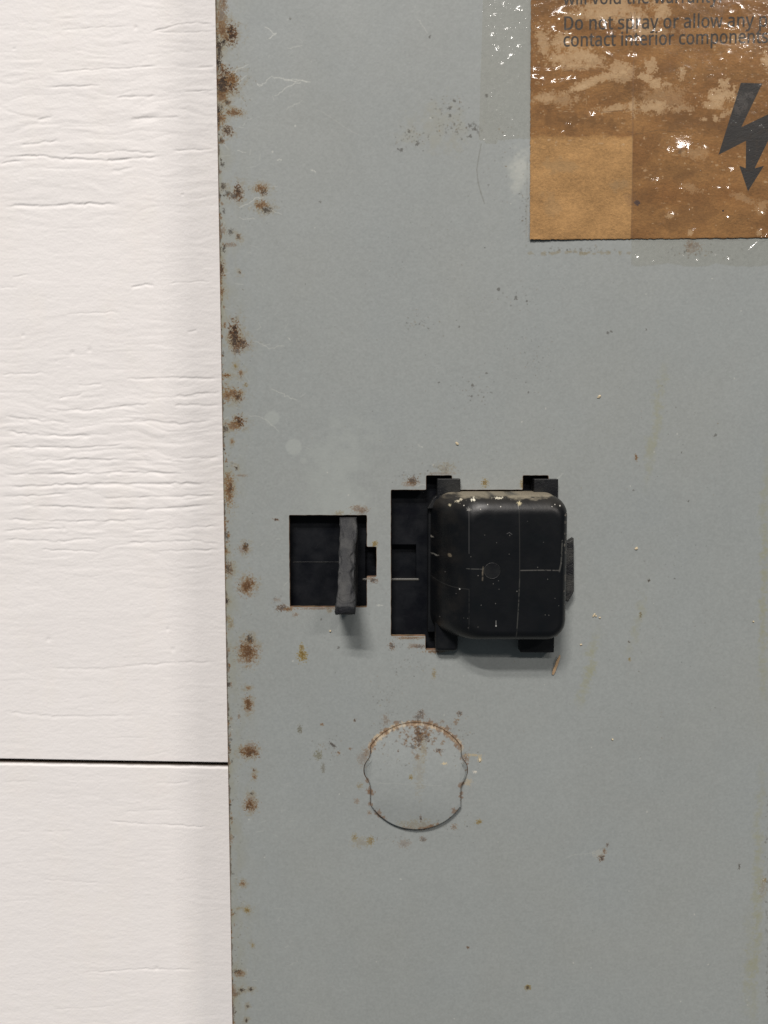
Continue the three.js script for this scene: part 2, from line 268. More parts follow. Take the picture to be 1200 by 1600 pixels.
  // rust along the left edge [x, y, rx, ry, tones]
  const rust = [
    [346, 22, 8, 26, ORANGE, .6], [349, 3, 5, 10, ORANGE, .6], [361, 52, 10, 13, RUST, 1], [348, 48, 8, 12, ORANGE, .8], [342, 70, 5, 6, DARK, 1], [350, 66, 3, 3, DARK, 1], [343, 80, 3, 10, DARK, .9], [340, 98, 5, 8, DARK, 1], [351, 128, 16, 16, RUST, 1], [362, 124, 9, 8, ORANGE, 1], [345, 138, 7, 11, DARK, .8], [346, 150, 8, 9, ORANGE, .8],
    [365, 175, 12, 5, ORANGE, .9], [340, 174, 4, 8, DARK, 1], [345, 185, 7, 8, ORANGE, .9], [355, 160, 4, 4, RUST, .8], [355, 205, 7, 7, RUST, .9], [340, 188, 3, 6, DARK, 1],
    [349, 291, 4, 5, DARK, .8], [356, 302, 4, 4, DARK, .7], [372, 300, 6, 11, RUST, .95], [366, 306, 9, 5, RUST, .7], [407, 294, 9, 5, ORANGE, .9], [412, 300, 5, 4, RUST, .8], [408, 320, 9, 6, ORANGE, .9], [418, 328, 7, 5, DARK, .8], [360, 362, 4, 4, DARK, .7], [372, 370, 3, 4, RUST, .8], [346, 360, 6, 6, ORANGE, .5], [360, 382, 10, 3, ORANGE, .5],
    [346, 420, 4, 11, RUST, .9], [346, 455, 4, 6, ORANGE, .8], [374, 426, 2, 2, RUST, .8], [367, 522, 8, 17, RUST, 1], [375, 537, 12, 8, RUST, .9], [370, 548, 6, 5, RUST, .7], [366, 532, 4, 8, DARK, .9],
    [353, 587, 6, 3, ORANGE, 1], [376, 583, 3, 5, ORANGE, .8], [368, 572, 2, 4, OCHRE, .9], [384, 602, 3, 4, OCHRE, .7], [362, 615, 12, 8, ORANGE, .9], [372, 620, 6, 6, RUST, .9], [354, 620, 6, 8, ORANGE, .6],
    [373, 659, 9, 8, RUST, 1], [365, 665, 10, 6, ORANGE, .8], [352, 670, 4, 4, DARK, .8], [363, 690, 3, 3, ORANGE, .8], [358, 765, 7, 22, ORANGE, .9], [360, 763, 4, 10, RUST, .8], [356, 745, 4, 6, ORANGE, .7], [369, 731, 2, 3, DARK, .9], [377, 743, 8, 2, ORANGE, .5],
    [384, 855, 4, 7, DARK, 1], [380, 858, 8, 6, ORANGE, .5], [357, 889, 7, 9, RUST, .8], [353, 862, 4, 4, ORANGE, .8], [386, 915, 9, 10, RUST, 1], [386, 916, 13, 15, ORANGE, .6], [354, 939, 3, 4, DARK, 1],
    [390, 999, 5, 7, DARK, .9], [387, 1018, 11, 13, RUST, 1], [387, 1020, 15, 20, ORANGE, .55], [361, 975, 5, 8, OCHRE, .6], [357, 965, 4, 5, OCHRE, .5], [388, 1075, 3, 3, ORANGE, .8], [388, 1100, 5, 9, RUST, 1], [388, 1100, 8, 13, ORANGE, .5], [373, 1119, 2, 4, ORANGE, .6],
    [390, 1175, 12, 8, RUST, 1], [390, 1170, 14, 11, ORANGE, .5], [397, 1203, 2, 2, RUST, .9], [398, 1214, 3, 4, ORANGE, .8], [393, 1240, 3, 2, DARK, .8], [391, 1259, 8, 8, RUST, 1], [391, 1254, 10, 12, ORANGE, .5], [360, 1310, 4, 8, ORANGE, .6],
    [379, 1381, 4, 4, ORANGE, .9], [386, 1422, 5, 4, OCHRE, .9], [372, 1420, 4, 3, OCHRE, .4], [395, 1477, 2, 3, OCHRE, .8], [372, 1518, 7, 3.5, DARK, .9], [374, 1522, 8, 6, ORANGE, .6], [378, 1547, 4, 3, DARK, 1], [392, 1546, 3, 3, DARK, .9], [368, 1553, 7, 4, RUST, .6], [365, 1550, 5, 14, ORANGE, .5], [387, 1572, 2, 2, DARK, .8], [364, 1580, 4, 14, RUST, .6], [385, 1594, 2, 3, DARK, .9],
    // by the openings
    [441, 950, 9, 5, RUST, .8], [452, 952, 7, 3, ORANGE, .9], [462, 960, 4, 3, ORANGE, .6], [432, 937, 5, 3, ORANGE, .4], [432, 812, 4, 2, RUST, .9], [560, 796, 12, 6, ORANGE, .6], [568, 800, 6, 6, RUST, .4], [530, 802, 8, 4, OCHRE, .5], [586, 850, 4, 5, OCHRE, .9], [583, 907, 6, 4, RUST, .8], [572, 903, 8, 3, ORANGE, .6], [515, 954, 4, 4, OCHRE, .5], [500, 951, 40, 1.6, ORANGE, .6],
    [645, 752, 8, 6, RUST, .85], [640, 756, 10, 4, ORANGE, .5], [757, 754, 5, 6, OCHRE, .9], [672, 757, 4, 9, ORANGE, .7], [695, 731, 14, 8, OCHRE, .35], [690, 740, 22, 2, ORANGE, .35], [816, 757, 3, 9, OCHRE, .8], [612, 1009, 5, 5, RUST, .8], [640, 997, 20, 2, ORANGE, .8], [655, 1010, 10, 3, RUST, .7], [680, 1018, 16, 2.5, ORANGE, .8], [645, 1009, 6, 4, ORANGE, .5], [678, 1052, 3, 8, OCHRE, .6],
    [472, 1024, 7, 11, OCHRE, 1], [471, 1011, 3, 6, OCHRE, .9], [468, 1140, 4, 6, [[.17, .16, .12], [.10, .09, .06]], .8], [503, 1132, 2.5, 2, ORANGE, .8], [554, 1125, 2, 3, RUST, .8], [497, 1180, 6, 7, [[.2, .19, .13], [.12, .11, .06]], .7], [520, 1164, 7, 2, DARK, .8, .7], [529, 1176, 2, 3, ORANGE, .8], [547, 1170, 3, 2, ORANGE, .7], [505, 1200, 3, 8, [[.17, .16, .12], [.11, .1, .07]], .6],
    // knockout
    [655, 1150, 9, 11, RUST, .85], [652, 1135, 4, 9, RUST, .8], [667, 1148, 5, 9, RUST, .6], [645, 1165, 5, 3, DARK, .6], [685, 1170, 6, 3, RUST, .8], [662, 1168, 4, 16, OCHRE, .4], [655, 1200, 8, 40, OCHRE, .22], [642, 1211, 3, 4, OCHRE, .9], [652, 1180, 4, 4, ORANGE, .6], [655, 1120, 8, 5, RUST, .6], [658, 1113, 4, 4, RUST, .7], [603, 1125, 5, 8, ORANGE, .45], [718, 1115, 4, 4, RUST, .7], [712, 1128, 3, 5, ORANGE, .6], [694, 1190, 4, 2, [[.5, .42, .27]], .9], [728, 1184, 5, 6, ORANGE, .7], [740, 1180, 12, 2, [[.42, .34, .2]], .7], [750, 1186, 3, 4, [[.45, .37, .22]], .8], [731, 1222, 7, 6, [[.40, .33, .22]], .6], [742, 1206, 3, 2, [[.6, .56, .48]], .9], [655, 1285, 30, 9, OCHRE, .35], [637, 1290, 10, 4, ORANGE, .4], [657, 1274, 2, 4, RUST, .8], [567, 1185, 8, 12, ORANGE, .35], [572, 1176, 4, 6, ORANGE, .6], [562, 1228, 5, 4, OCHRE, .5], [557, 1252, 4, 4, ORANGE, .5], [577, 1270, 3, 3, ORANGE, .6], [661, 1311, 5, 4, RUST, .6], [632, 1318, 10, 6, ORANGE, .35], [710, 1292, 5, 4, ORANGE, .6], [748, 1284, 5, 4, OCHRE, .9], [554, 1308, 4, 6, OCHRE, .7], [579, 1314, 5, 7, OCHRE, .8], [565, 1316, 14, 9, OCHRE, .3],
    [940, 1340, 5, 5, RUST, .9], [944, 1330, 4, 4, ORANGE, .8], [949, 1320, 2, 3, RUST, .7], [936, 1334, 10, 7, [[.36, .36, .32]], .5], [825, 1543, 5, 4, OCHRE, 1], [824, 1543, 3, 3, DARK, .8], [731, 1480, 2, 2, RUST, .9], [1195, 1375, 3, 4, OCHRE, .8], [1192, 1388, 6, 16, OCHRE, .35],
    [1014, 907, 2, 2, DARK, .9], [1001, 962, 2, 5, [[.15, .12, .06]], .8], [984, 1031, 2.5, 2.5, OCHRE, .9], [983, 1003, 1.5, 1.5, DARK, .9], [994, 715, 2, 5, ORANGE, .9], [1085, 386, 10, 8, ORANGE, .45], [1076, 384, 4, 10, ORANGE, .4], [1155, 1353, 1.6, 5, DARK, .8],
    [500, 315, 2, 2, DARK, .4],
  ];
  for (const [x, y, rx, ry, c, a] of rust) if (a > 0.75 && x < 420) S.spot(x, y, rx * 1.7 + 4, ry * 1.6 + 4, [[0.25, 0.23, 0.165], [0.23, 0.19, 0.115]], { a: 0.45, seed: x + y, grain: 0.8, amp: 0.8, edge: 0.7, dz: 0, rough: 0.6 });
  for (let i = 0; i < 330; i++) { const y = 1600 * rnd(), b = 0.5 + 0.5 * fbm(y / 60, 3, 3); if (rnd() > b + 0.12) continue; const x = mix(338, 363, y / 1600) + 7 * Math.pow(rnd(), 2); S.spot(x, y, 1 + 3 * rnd() * b, 1.2 + 5 * rnd() * b, rnd() < 0.45 ? DARK : ORANGE, { a: 0.5 + 0.4 * rnd(), seed: i, grain: 0.25, amp: 0.9, dz: 0.03, rough: 0.9 }); }
  rust.forEach(([x, y, rx, ry, c, a, ang], i) => S.spot(x, y, rx, ry, c, { a, seed: i, ang: ang ? -ang : 0, grain: clamp(0.045 * Math.min(rx, ry), 0.16, 0.4), amp: 0.95, edge: 0.2, dz: 0.06, rough: 0.9 }));
  for (let i = 0; i < koPts.length; i++) { // bare rusty shoulder along the knockout top, its lit band painted in paler
    const a = koPts[i]; if (a.y < V2(650, 1172).y) continue;
    S.each((k, x, y) => { const d = Math.hypot(x - a.x, y - a.y) / MM; S.lay(k, [0.45, 0.365, 0.255], 0.62 * ss(0.75, 0.4, d + 0.5 * fbm(x / MM / 0.6, y / MM / 0.6, 3) + 0.25 * fbm(x / MM / 4, 3, 2)), 0.7, 0); }, a.x - MM, a.y - MM, a.x + MM, a.y + MM);
  }
  // rust in the sheared edge of the knockout
  for (let i = 0; i < koPts.length; i++) {
    const a = koPts[i], up = a.y > V2(650, 1180).y ? 0.6 : a.x > V2(700, 1200).x ? 0.45 : 0.12;
    if (rnd() > up + 0.1) continue;
    const cx = a.x + (rnd() - 0.5) * 0.8 * MM, cy = a.y + (rnd() - 0.3) * 1.0 * MM, r = (0.3 + 0.7 * rnd()) * MM;
    S.each((k, x, y) => { const d = Math.hypot(x - cx, y - cy) / r; if (d < 1.4) S.lay(k, rnd() < 0 ? [0, 0, 0] : [0.17, 0.10, 0.055], 0.7 * ss(0, 0.4, 1 - d + 0.9 * fbm(x / MM / 0.35, y / MM / 0.35, 3)), 0.9, 0.03); }, cx - 1.5 * r, cy - 1.5 * r, cx + 1.5 * r, cy + 1.5 * r);
  }
  for (let i = 0; i < 90; i++) { const g = () => (rnd() + rnd() + rnd()) / 1.5 - 1; S.spot(650 + 75 * g(), 1150 + 40 * g(), 1 + 2.6 * rnd(), 0.8 + 2 * rnd(), rnd() < 0.6 ? ORANGE : RUST, { a: 0.35 + 0.4 * rnd(), seed: i, ang: rnd() * 3, grain: 0.25, amp: 0.9, dz: 0.02 }); }
  // specks of dirt: [x, y, spread x, spread y, how many, size]
  const dirt = [[700, 165, 45, 25, 40, 1.1], [705, 200, 50, 25, 60, 1.1], [640, 215, 45, 22, 40, 1.1], [745, 205, 14, 20, 12, 1.8], [650, 505, 28, 14, 26, 1], [650, 490, 20, 20, 12, .8], [805, 465, 60, 30, 24, 1], [740, 610, 50, 40, 40, .9], [830, 560, 50, 60, 60, .8], [690, 735, 40, 22, 50, 1], [640, 745, 30, 16, 30, 1], [620, 1180, 60, 40, 40, .9], [620, 1000, 30, 30, 30, .9], [640, 1040, 40, 26, 40, .9], [395, 320, 55, 50, 40, .9], [380, 130, 30, 100, 40, .8], [440, 945, 30, 20, 30, .9], [510, 1170, 40, 25, 34, 1.1], [600, 1140, 40, 40, 40, .9], [720, 1160, 40, 60, 50, 1], [600, 1310, 70, 16, 40, .9], [700, 1290, 50, 30, 40, .8], [560, 870, 40, 80, 30, .7], [600, 1090, 60, 40, 40, .9], [370, 600, 25, 200, 120, .8], [375, 1100, 30, 300, 150, .8], [372, 1450, 20, 150, 60, .9], [820, 330, 14, 70, 40, .9], [790, 240, 40, 90, 30, .9], [910, 390, 90, 8, 40, 1.2], [1090, 395, 80, 16, 40, 1.2], [1050, 900, 160, 500, 150, .7], [700, 1000, 400, 700, 320, .6], [700, 500, 400, 450, 220, .65]];
  for (const [x, y, sx, sy, m, z] of dirt) for (let i = 0; i < m; i++) {
    const g = () => (rnd() + rnd() + rnd()) / 1.5 - 1;
    const t = 0.05 + 0.1 * rnd(); S.spot(x + sx * g(), y + sy * g(), z * (0.7 + 0.9 * rnd()), z * (0.7 + 1.1 * rnd()), [rnd() < 0.35 ? [t * 1.6, t * 1.2, t * 0.7] : [t, t * 0.95, t * 0.85]], { a: 0.2 + 0.5 * rnd() * rnd(), amp: 0.6, ang: rnd() * 3, grain: 0.2, dz: 0.01 });
  }
  const bigDirt = [[760, 150, 2.5], [710, 158, 2], [703, 169, 2.4], [703, 181, 2.2], [639, 205, 2.5], [652, 225, 2.4], [627, 234, 2.6], [622, 233, 1.8], [735, 196, 3], [742, 201, 2.5], [735, 213, 2.6], [453, 29, 1.6], [672, 57, 2], [718, 510, 1.5], [760, 583, 1.5], [686, 598, 1.6], [738, 602, 2], [737, 619, 1.6], [826, 613, 1.6], [806, 466, 2.6], [779, 452, 2.2], [823, 471, 2], [1010, 515, 1.5], [955, 518, 1.8], [1118, 680, 2.4], [1065, 707, 1.4], [950, 520, 2], [529, 1012, 2.2], [502, 968, 1.4], [990, 766, 1.4], [1054, 904, 1.2], [1076, 783, 1.6]];
  bigDirt.forEach(([x, y, r], i) => S.spot(x, y, r, r * 1.25, [[0.07, 0.063, 0.055]], { a: 0.65, amp: 0.6, seed: i, grain: 0.25, dz: 0.03, ang: i }));
  // pale scratches and hairs of bare primer
  const pale = [0.50, 0.51, 0.47];
  const scr = [[[[413, 42], [431, 54], [420, 60]], 1.4, .8], [[[404, 135], [424, 121], [445, 124], [485, 128]], 1.4, .7], [[[430, 150], [455, 133], [470, 128]], 1.4, .7], [[[445, 124], [480, 128]], 2, .8], [[[362, 113], [388, 101]], 1.3, .7], [[[370, 128], [385, 118]], 1.2, .5], [[[450, 75], [472, 71]], 1.2, .5], [[[448, 170], [472, 157]], 2.4, .3], [[[375, 325], [395, 311], [412, 309]], 1.6, .7], [[[375, 341], [398, 342]], 1.3, .6], [[[412, 322], [440, 335]], 1.4, .5], [[[434, 248], [440, 249]], 1.6, .8], [[[486, 266], [493, 269]], 2.2, .8], [[[370, 236], [384, 238]], 1.3, .6], [[[400, 535], [420, 543], [444, 541]], 1.2, .5], [[[424, 608], [446, 619], [464, 625]], 1.5, .6], [[[388, 650], [412, 653], [436, 675]], 1.1, .5], [[[402, 131], [408, 134]], 1.5, .6], [[[654, 30], [668, 52]], 1.8, .35], [[[496, 170], [560, 210]], 1.8, .2], [[[450, 527], [455, 533]], 1.4, .6], [[[588, 945], [598, 946]], 1.8, .8], [[[650, 760], [668, 757]], 1.6, .5], [[[590, 1222], [600, 1222], [690, 1224]], 1, .3], [[[885, 1340], [930, 1330]], 2, .25], [[[870, 747], [880, 740]], 1.6, .4], [[[655, 695], [660, 699]], 1.6, .6]];
  for (const [p, w, a] of scr) { const q = []; for (let i = 0; i + 1 < p.length; i++) for (let m = 0; m < 6; m++) { const t = m / 6; q.push([mix(p[i][0], p[i + 1][0], t) + 2.2 * noise(m * 0.9 + i, p[i][0]), mix(p[i][1], p[i + 1][1], t) + 2.2 * noise(m * 0.9 + i, p[i][1])]); } q.push(p[p.length - 1]); S.line(q, w * 0.6, pale, a * 0.6, { rough: 0.35, broken: 0.75 }); }
  S.line([[752, 225], [748, 245], [745, 265], [747, 285], [751, 300], [757, 318]], 1.5, [0.15, 0.15, 0.13], 0.5, {});
  for (let i = 0; i < 110; i++) { const x = 345 + 130 * Math.pow(rnd(), 1.6), y = 1600 * rnd(), L = 4 + 12 * rnd(), a = rnd() * 6.3; S.line([[x, y], [x + L * Math.cos(a), y + 0.6 * L * Math.sin(a)]], 0.8, pale, 0.08 + 0.22 * rnd(), { rough: 0.4, broken: 0.8 }); }
  for (let i = 0; i < 60; i++) S.spot(360 + 840 * rnd(), 1600 * rnd(), 0.9 + rnd(), 0.9 + rnd(), [[0.5, 0.5, 0.46]], { a: 0.55, amp: 0.4, dz: 0.02, rough: 0.4 });
  // glue line under the label
  for (let i = 0; i < 26; i++) S.spot(826 + 165 * rnd(), 393 + 4 * rnd(), 2 + 3 * rnd(), 2.2, [[0.23, 0.20, 0.13]], { a: 0.5, amp: 0.7, dz: 0 });
  S.line([[824, 250], [823, 320], [822, 385]], 2, [0.2, 0.19, 0.15], 0.35, { broken: 0.3 });
}
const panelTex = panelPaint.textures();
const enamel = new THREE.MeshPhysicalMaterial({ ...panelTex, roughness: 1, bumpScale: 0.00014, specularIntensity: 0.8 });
const cutEdge = new THREE.MeshStandardMaterial({ color: new THREE.Color().setRGB(0.27, 0.185, 0.115), roughness: 0.85 });
{                                                                    // uneven rust for the sheared steel edges
  const n = 128, d = new Uint8Array(n * n * 4);
  for (let j = 0; j < n; j++) for (let i = 0; i < n; i++) { const t = 0.62 + 0.55 * fbm(i / 9, j / 9, 4), k = 4 * (j * n + i); d[k] = s8(t); d[k + 1] = s8(t * (0.92 + 0.1 * noise(i / 7, j / 7))); d[k + 2] = s8(t * 0.9); d[k + 3] = 255; }
  const t = new THREE.DataTexture(d, n, n); t.magFilter = THREE.LinearFilter; t.colorSpace = THREE.SRGBColorSpace; t.wrapS = t.wrapT = THREE.MirroredRepeatWrapping; t.repeat.set(60, 60); t.needsUpdate = true;
  cutEdge.map = t;
}
const rusty = cutEdge.clone(); rusty.color.setRGB(0.13, 0.085, 0.055);
const panel = thing('panel_cover', 'grey enamelled steel electrical panel cover with rust spots down its left edge', 'panel cover');
{
  const sh = new THREE.Shape([new THREE.Vector2(xEdge, yBotP), new THREE.Vector2(xRight, yBotP), new THREE.Vector2(xRight, yTopP), new THREE.Vector2(xEdge, yTopP)]);
  const jag = (pts, amp = 0.05) => { const out = []; for (let i = 0; i < pts.length; i++) { const a = pts[i], b = pts[(i + 1) % pts.length], L = a.distanceTo(b), m = Math.max(1, Math.round(L / (0.9 * MM))); for (let k = 0; k < m; k++) { const p = a.clone().lerp(b, k / m); p.x += amp * MM * (k ? noise(p.y * 2600, p.x * 2600) : 0); p.y += amp * MM * (k ? noise(p.x * 2600 + 50, p.y * 2600) : 0); out.push(p); } } return out; };
  const round = (c, r) => { const out = []; for (let i = 0; i < c.length; i++) { const a = c[(i + c.length - 1) % c.length], b = c[i], d = c[(i + 1) % c.length], u = a.clone().sub(b).setLength(r), v = d.clone().sub(b).setLength(r); out.push(b.clone().add(u), b.clone().add(u.clone().multiplyScalar(0.29)).add(v.clone().multiplyScalar(0.29)), b.clone().add(v)); } return out; };
  const hole1 = [[452.5, 805], [573, 805], [573, 854.5], [588, 854.5], [588, 901], [573, 901], [573, 948.5], [452.5, 948.5]].map(p => V2(...p));
  hole1[0].x = hole1[7].x = (hole1[0].x + hole1[7].x) / 2;
  // the right opening, most of it under the black cover; its lower notch is the mirror of the upper one
  const hole2 = [[611, 765.5], [666, 765.5], [666, 743], [706, 743], [706, 765.5], [817, 765.5], [817, 743], [857, 743], [857, 765.5], [871, 765.5], [871, 993.5], [690, 993.5], [690, 1015], [665, 1015], [665, 993.5], [611, 993.5]].map(p => V2(...p));
  sh.holes.push(new THREE.Path(jag(round(hole1, 0.25 * MM)).reverse()), new THREE.Path(jag(round(hole2, 0.25 * MM)).reverse()), new THREE.Path(grow(koPts, 0.06 * MM).reverse()));
  const g = new THREE.ExtrudeGeometry(sh, { depth: THICK - 0.16 * MM, bevelEnabled: true, bevelSize: 0.08 * MM, bevelThickness: 0.08 * MM, bevelOffset: -0.08 * MM, bevelSegments: 2, curveSegments: 1 });
  g.translate(0, 0, -THICK + 0.08 * MM);
  const caps = g, uvOld = g.attributes.uv.clone(), p = g.attributes.position, uv = new Float32Array(p.count * 2), grp = g.groups;
  panelPaint.uv(g);
  for (const q of grp) if (q.materialIndex === 1) for (let i = q.start; i < q.start + q.count; i++) { g.attributes.uv.setXY(i, p.getX(i) + p.getY(i), p.getZ(i)); }
  // split the sheared edges off into their own geometry so that each is one material
  const pick = (m) => { const o = new THREE.BufferGeometry(), A = {}; for (const n of ['position', 'normal', 'uv']) A[n] = []; for (const q of grp) if (q.materialIndex === m) for (const n of ['position', 'normal', 'uv']) { const at = g.attributes[n]; for (let i = q.start * at.itemSize; i < (q.start + q.count) * at.itemSize; i++) A[n].push(at.array[i]); } for (const n of ['position', 'normal', 'uv']) o.setAttribute(n, new THREE.Float32BufferAttribute(A[n], n === 'uv' ? 2 : 3)); return o; };
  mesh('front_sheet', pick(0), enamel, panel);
  mesh('sheared_edge', pick(1), cutEdge, panel);
  // the knockout, pushed slightly proud
  const ks = new THREE.Shape(grow(koPts, -0.03 * MM));
  const kg = new THREE.ExtrudeGeometry(ks, { depth: 1.2 * MM, bevelEnabled: true, bevelSize: 0.62 * MM, bevelThickness: 0.6 * MM, bevelOffset: -0.62 * MM, bevelSegments: 3, curveSegments: 1 });
  panelPaint.uv(kg);
  kg.translate(0, 0, -1.2 * MM - 0.6 * MM);
  const kc = V2(650, 1211);
  { const q = kg.attributes.position; for (let i = 0; i < q.count; i++) { const dy = (q.getY(i) - kc.y) / (13 * MM), side = Math.exp(-(((q.getY(i) - kc.y - 1.3 * MM) / (3.2 * MM)) ** 2)) * ss(10.95 * MM, 12.3 * MM, Math.abs(q.getX(i) - kc.x)); q.setZ(i, q.getZ(i) + 1.25 * MM - 0.40 * MM * dy + 0.22 * MM * (q.getX(i) - kc.x) / (11 * MM) - 0.85 * MM * side); } kg.computeVertexNormals(); }
  { const w = toCreasedNormals(kg, 0.28); mesh('knockout', w, enamel, panel); }
  // folded side of the cover, running back to the wall
  const f = new THREE.BoxGeometry(1.2 * MM, yTopP - yBotP - 0.4 * MM, -WALLZ - THICK - 0.3 * MM);
  f.translate(xEdge + 0.75 * MM, (yTopP + yBotP) / 2, (WALLZ - THICK) / 2 + 0.1 * MM);
  mesh('side_flange', f, rusty, panel);
}

// ---------------------------------------------------------------- black plastics
function plasticTexture(seed, dust) {                                // scuffs and fine dust on moulded plastic, 40 mm tile
  const n = 768, C = new Uint8Array(n * n * 4), R = new Uint8Array(n * n * 4), B = new Uint8Array(n * n * 4), r = mulberry(seed);
  const L = new Float32Array(n * n);
  for (let m = 0; m < 260 * dust; m++) { let x = r() * n, y = r() * n, a = r() * 6.3; const l = r() < 0.7 ? 2 : 8 + 22 * r(), s = 0.15 + 0.5 * r(); for (let t = 0; t < l; t++) { x += Math.cos(a); y += Math.sin(a); a += (r() - 0.5) * 0.2; L[((Math.floor(y) + n) % n) * n + (Math.floor(x) + n) % n] += s; } }
  for (let j = 0; j < n; j++) for (let i = 0; i < n; i++) {
    const k = 4 * (j * n + i), d = clamp(0.022 * dust * (fbm(i / 60, j / 60, 4) + 0.3) + 0.10 * L[j * n + i] + 0.03 * dust * clamp(noise(i / 1.7, j / 1.7) - 0.5));
    C[k] = s8(0.0050 + 0.30 * d); C[k + 1] = s8(0.0058 + 0.29 * d); C[k + 2] = s8(0.0075 + 0.25 * d); C[k + 3] = 255;
    R[k] = R[k + 1] = R[k + 2] = Math.round(255 * clamp(0.42 + 0.1 * fbm(i / 30, j / 30, 3) + d)); R[k + 3] = 255;
    B[k] = B[k + 1] = B[k + 2] = Math.round(128 + 50 * fbm(i / 6, j / 6, 3)); B[k + 3] = 255;
  }
  const mk = (q, srgb) => { const t = new THREE.DataTexture(q, n, n); t.magFilter = THREE.LinearFilter; if (srgb) t.colorSpace = THREE.SRGBColorSpace; t.wrapS = t.wrapT = THREE.MirroredRepeatWrapping; t.needsUpdate = true; return t; };
  return { map: mk(C, true), roughnessMap: mk(R), bumpMap: mk(B) };
}
const flatUV = (g, s = 0.04) => { const p = g.attributes.position, nn = g.attributes.normal, u = new Float32Array(p.count * 2); for (let i = 0; i < p.count; i++) { const ax = Math.abs(nn.getX(i)), ay = Math.abs(nn.getY(i)), az = Math.abs(nn.getZ(i)); const [a, b] = az >= ax && az >= ay ? [p.getX(i), p.getY(i)] : ax > ay ? [p.getZ(i), p.getY(i)] : [p.getX(i), p.getZ(i)]; u[2 * i] = a / s; u[2 * i + 1] = b / s; } g.setAttribute('uv', new THREE.BufferAttribute(u, 2)); return g; };
const bakelite = new THREE.MeshPhysicalMaterial({ specularIntensity: 0.35, ...plasticTexture(3, 1.7), roughness: 1, bumpScale: 0.00003 });
bakelite.color.setRGB(0.62, 0.66, 0.8);
const plastic = new THREE.MeshPhysicalMaterial({ specularIntensity: 0.6, ...plasticTexture(8, 1), roughness: 0.95, bumpScale: 0.00004 });
const scuffed = new THREE.MeshPhysicalMaterial({ specularIntensity: 0.7, ...plasticTexture(21, 2.6), roughness: 1, bumpScale: 0.00012 });
function box(px0, py0, px1, py1, z0, z1, r = 0.25, zRef = z1) {      // rounded block given by its outline at depth zRef
  const [x0, y0] = P(px0, py1, zRef), [x1, y1] = P(px1, py0, zRef);
  const g = new RoundedBoxGeometry(x1 - x0, y1 - y0, z1 - z0, 3, Math.min(r * MM, (x1 - x0) / 2.1, (y1 - y0) / 2.1, (z1 - z0) / 2.1));
  g.translate((x0 + x1) / 2, (y0 + y1) / 2, (z0 + z1) / 2);
  return flatUV(g);
}

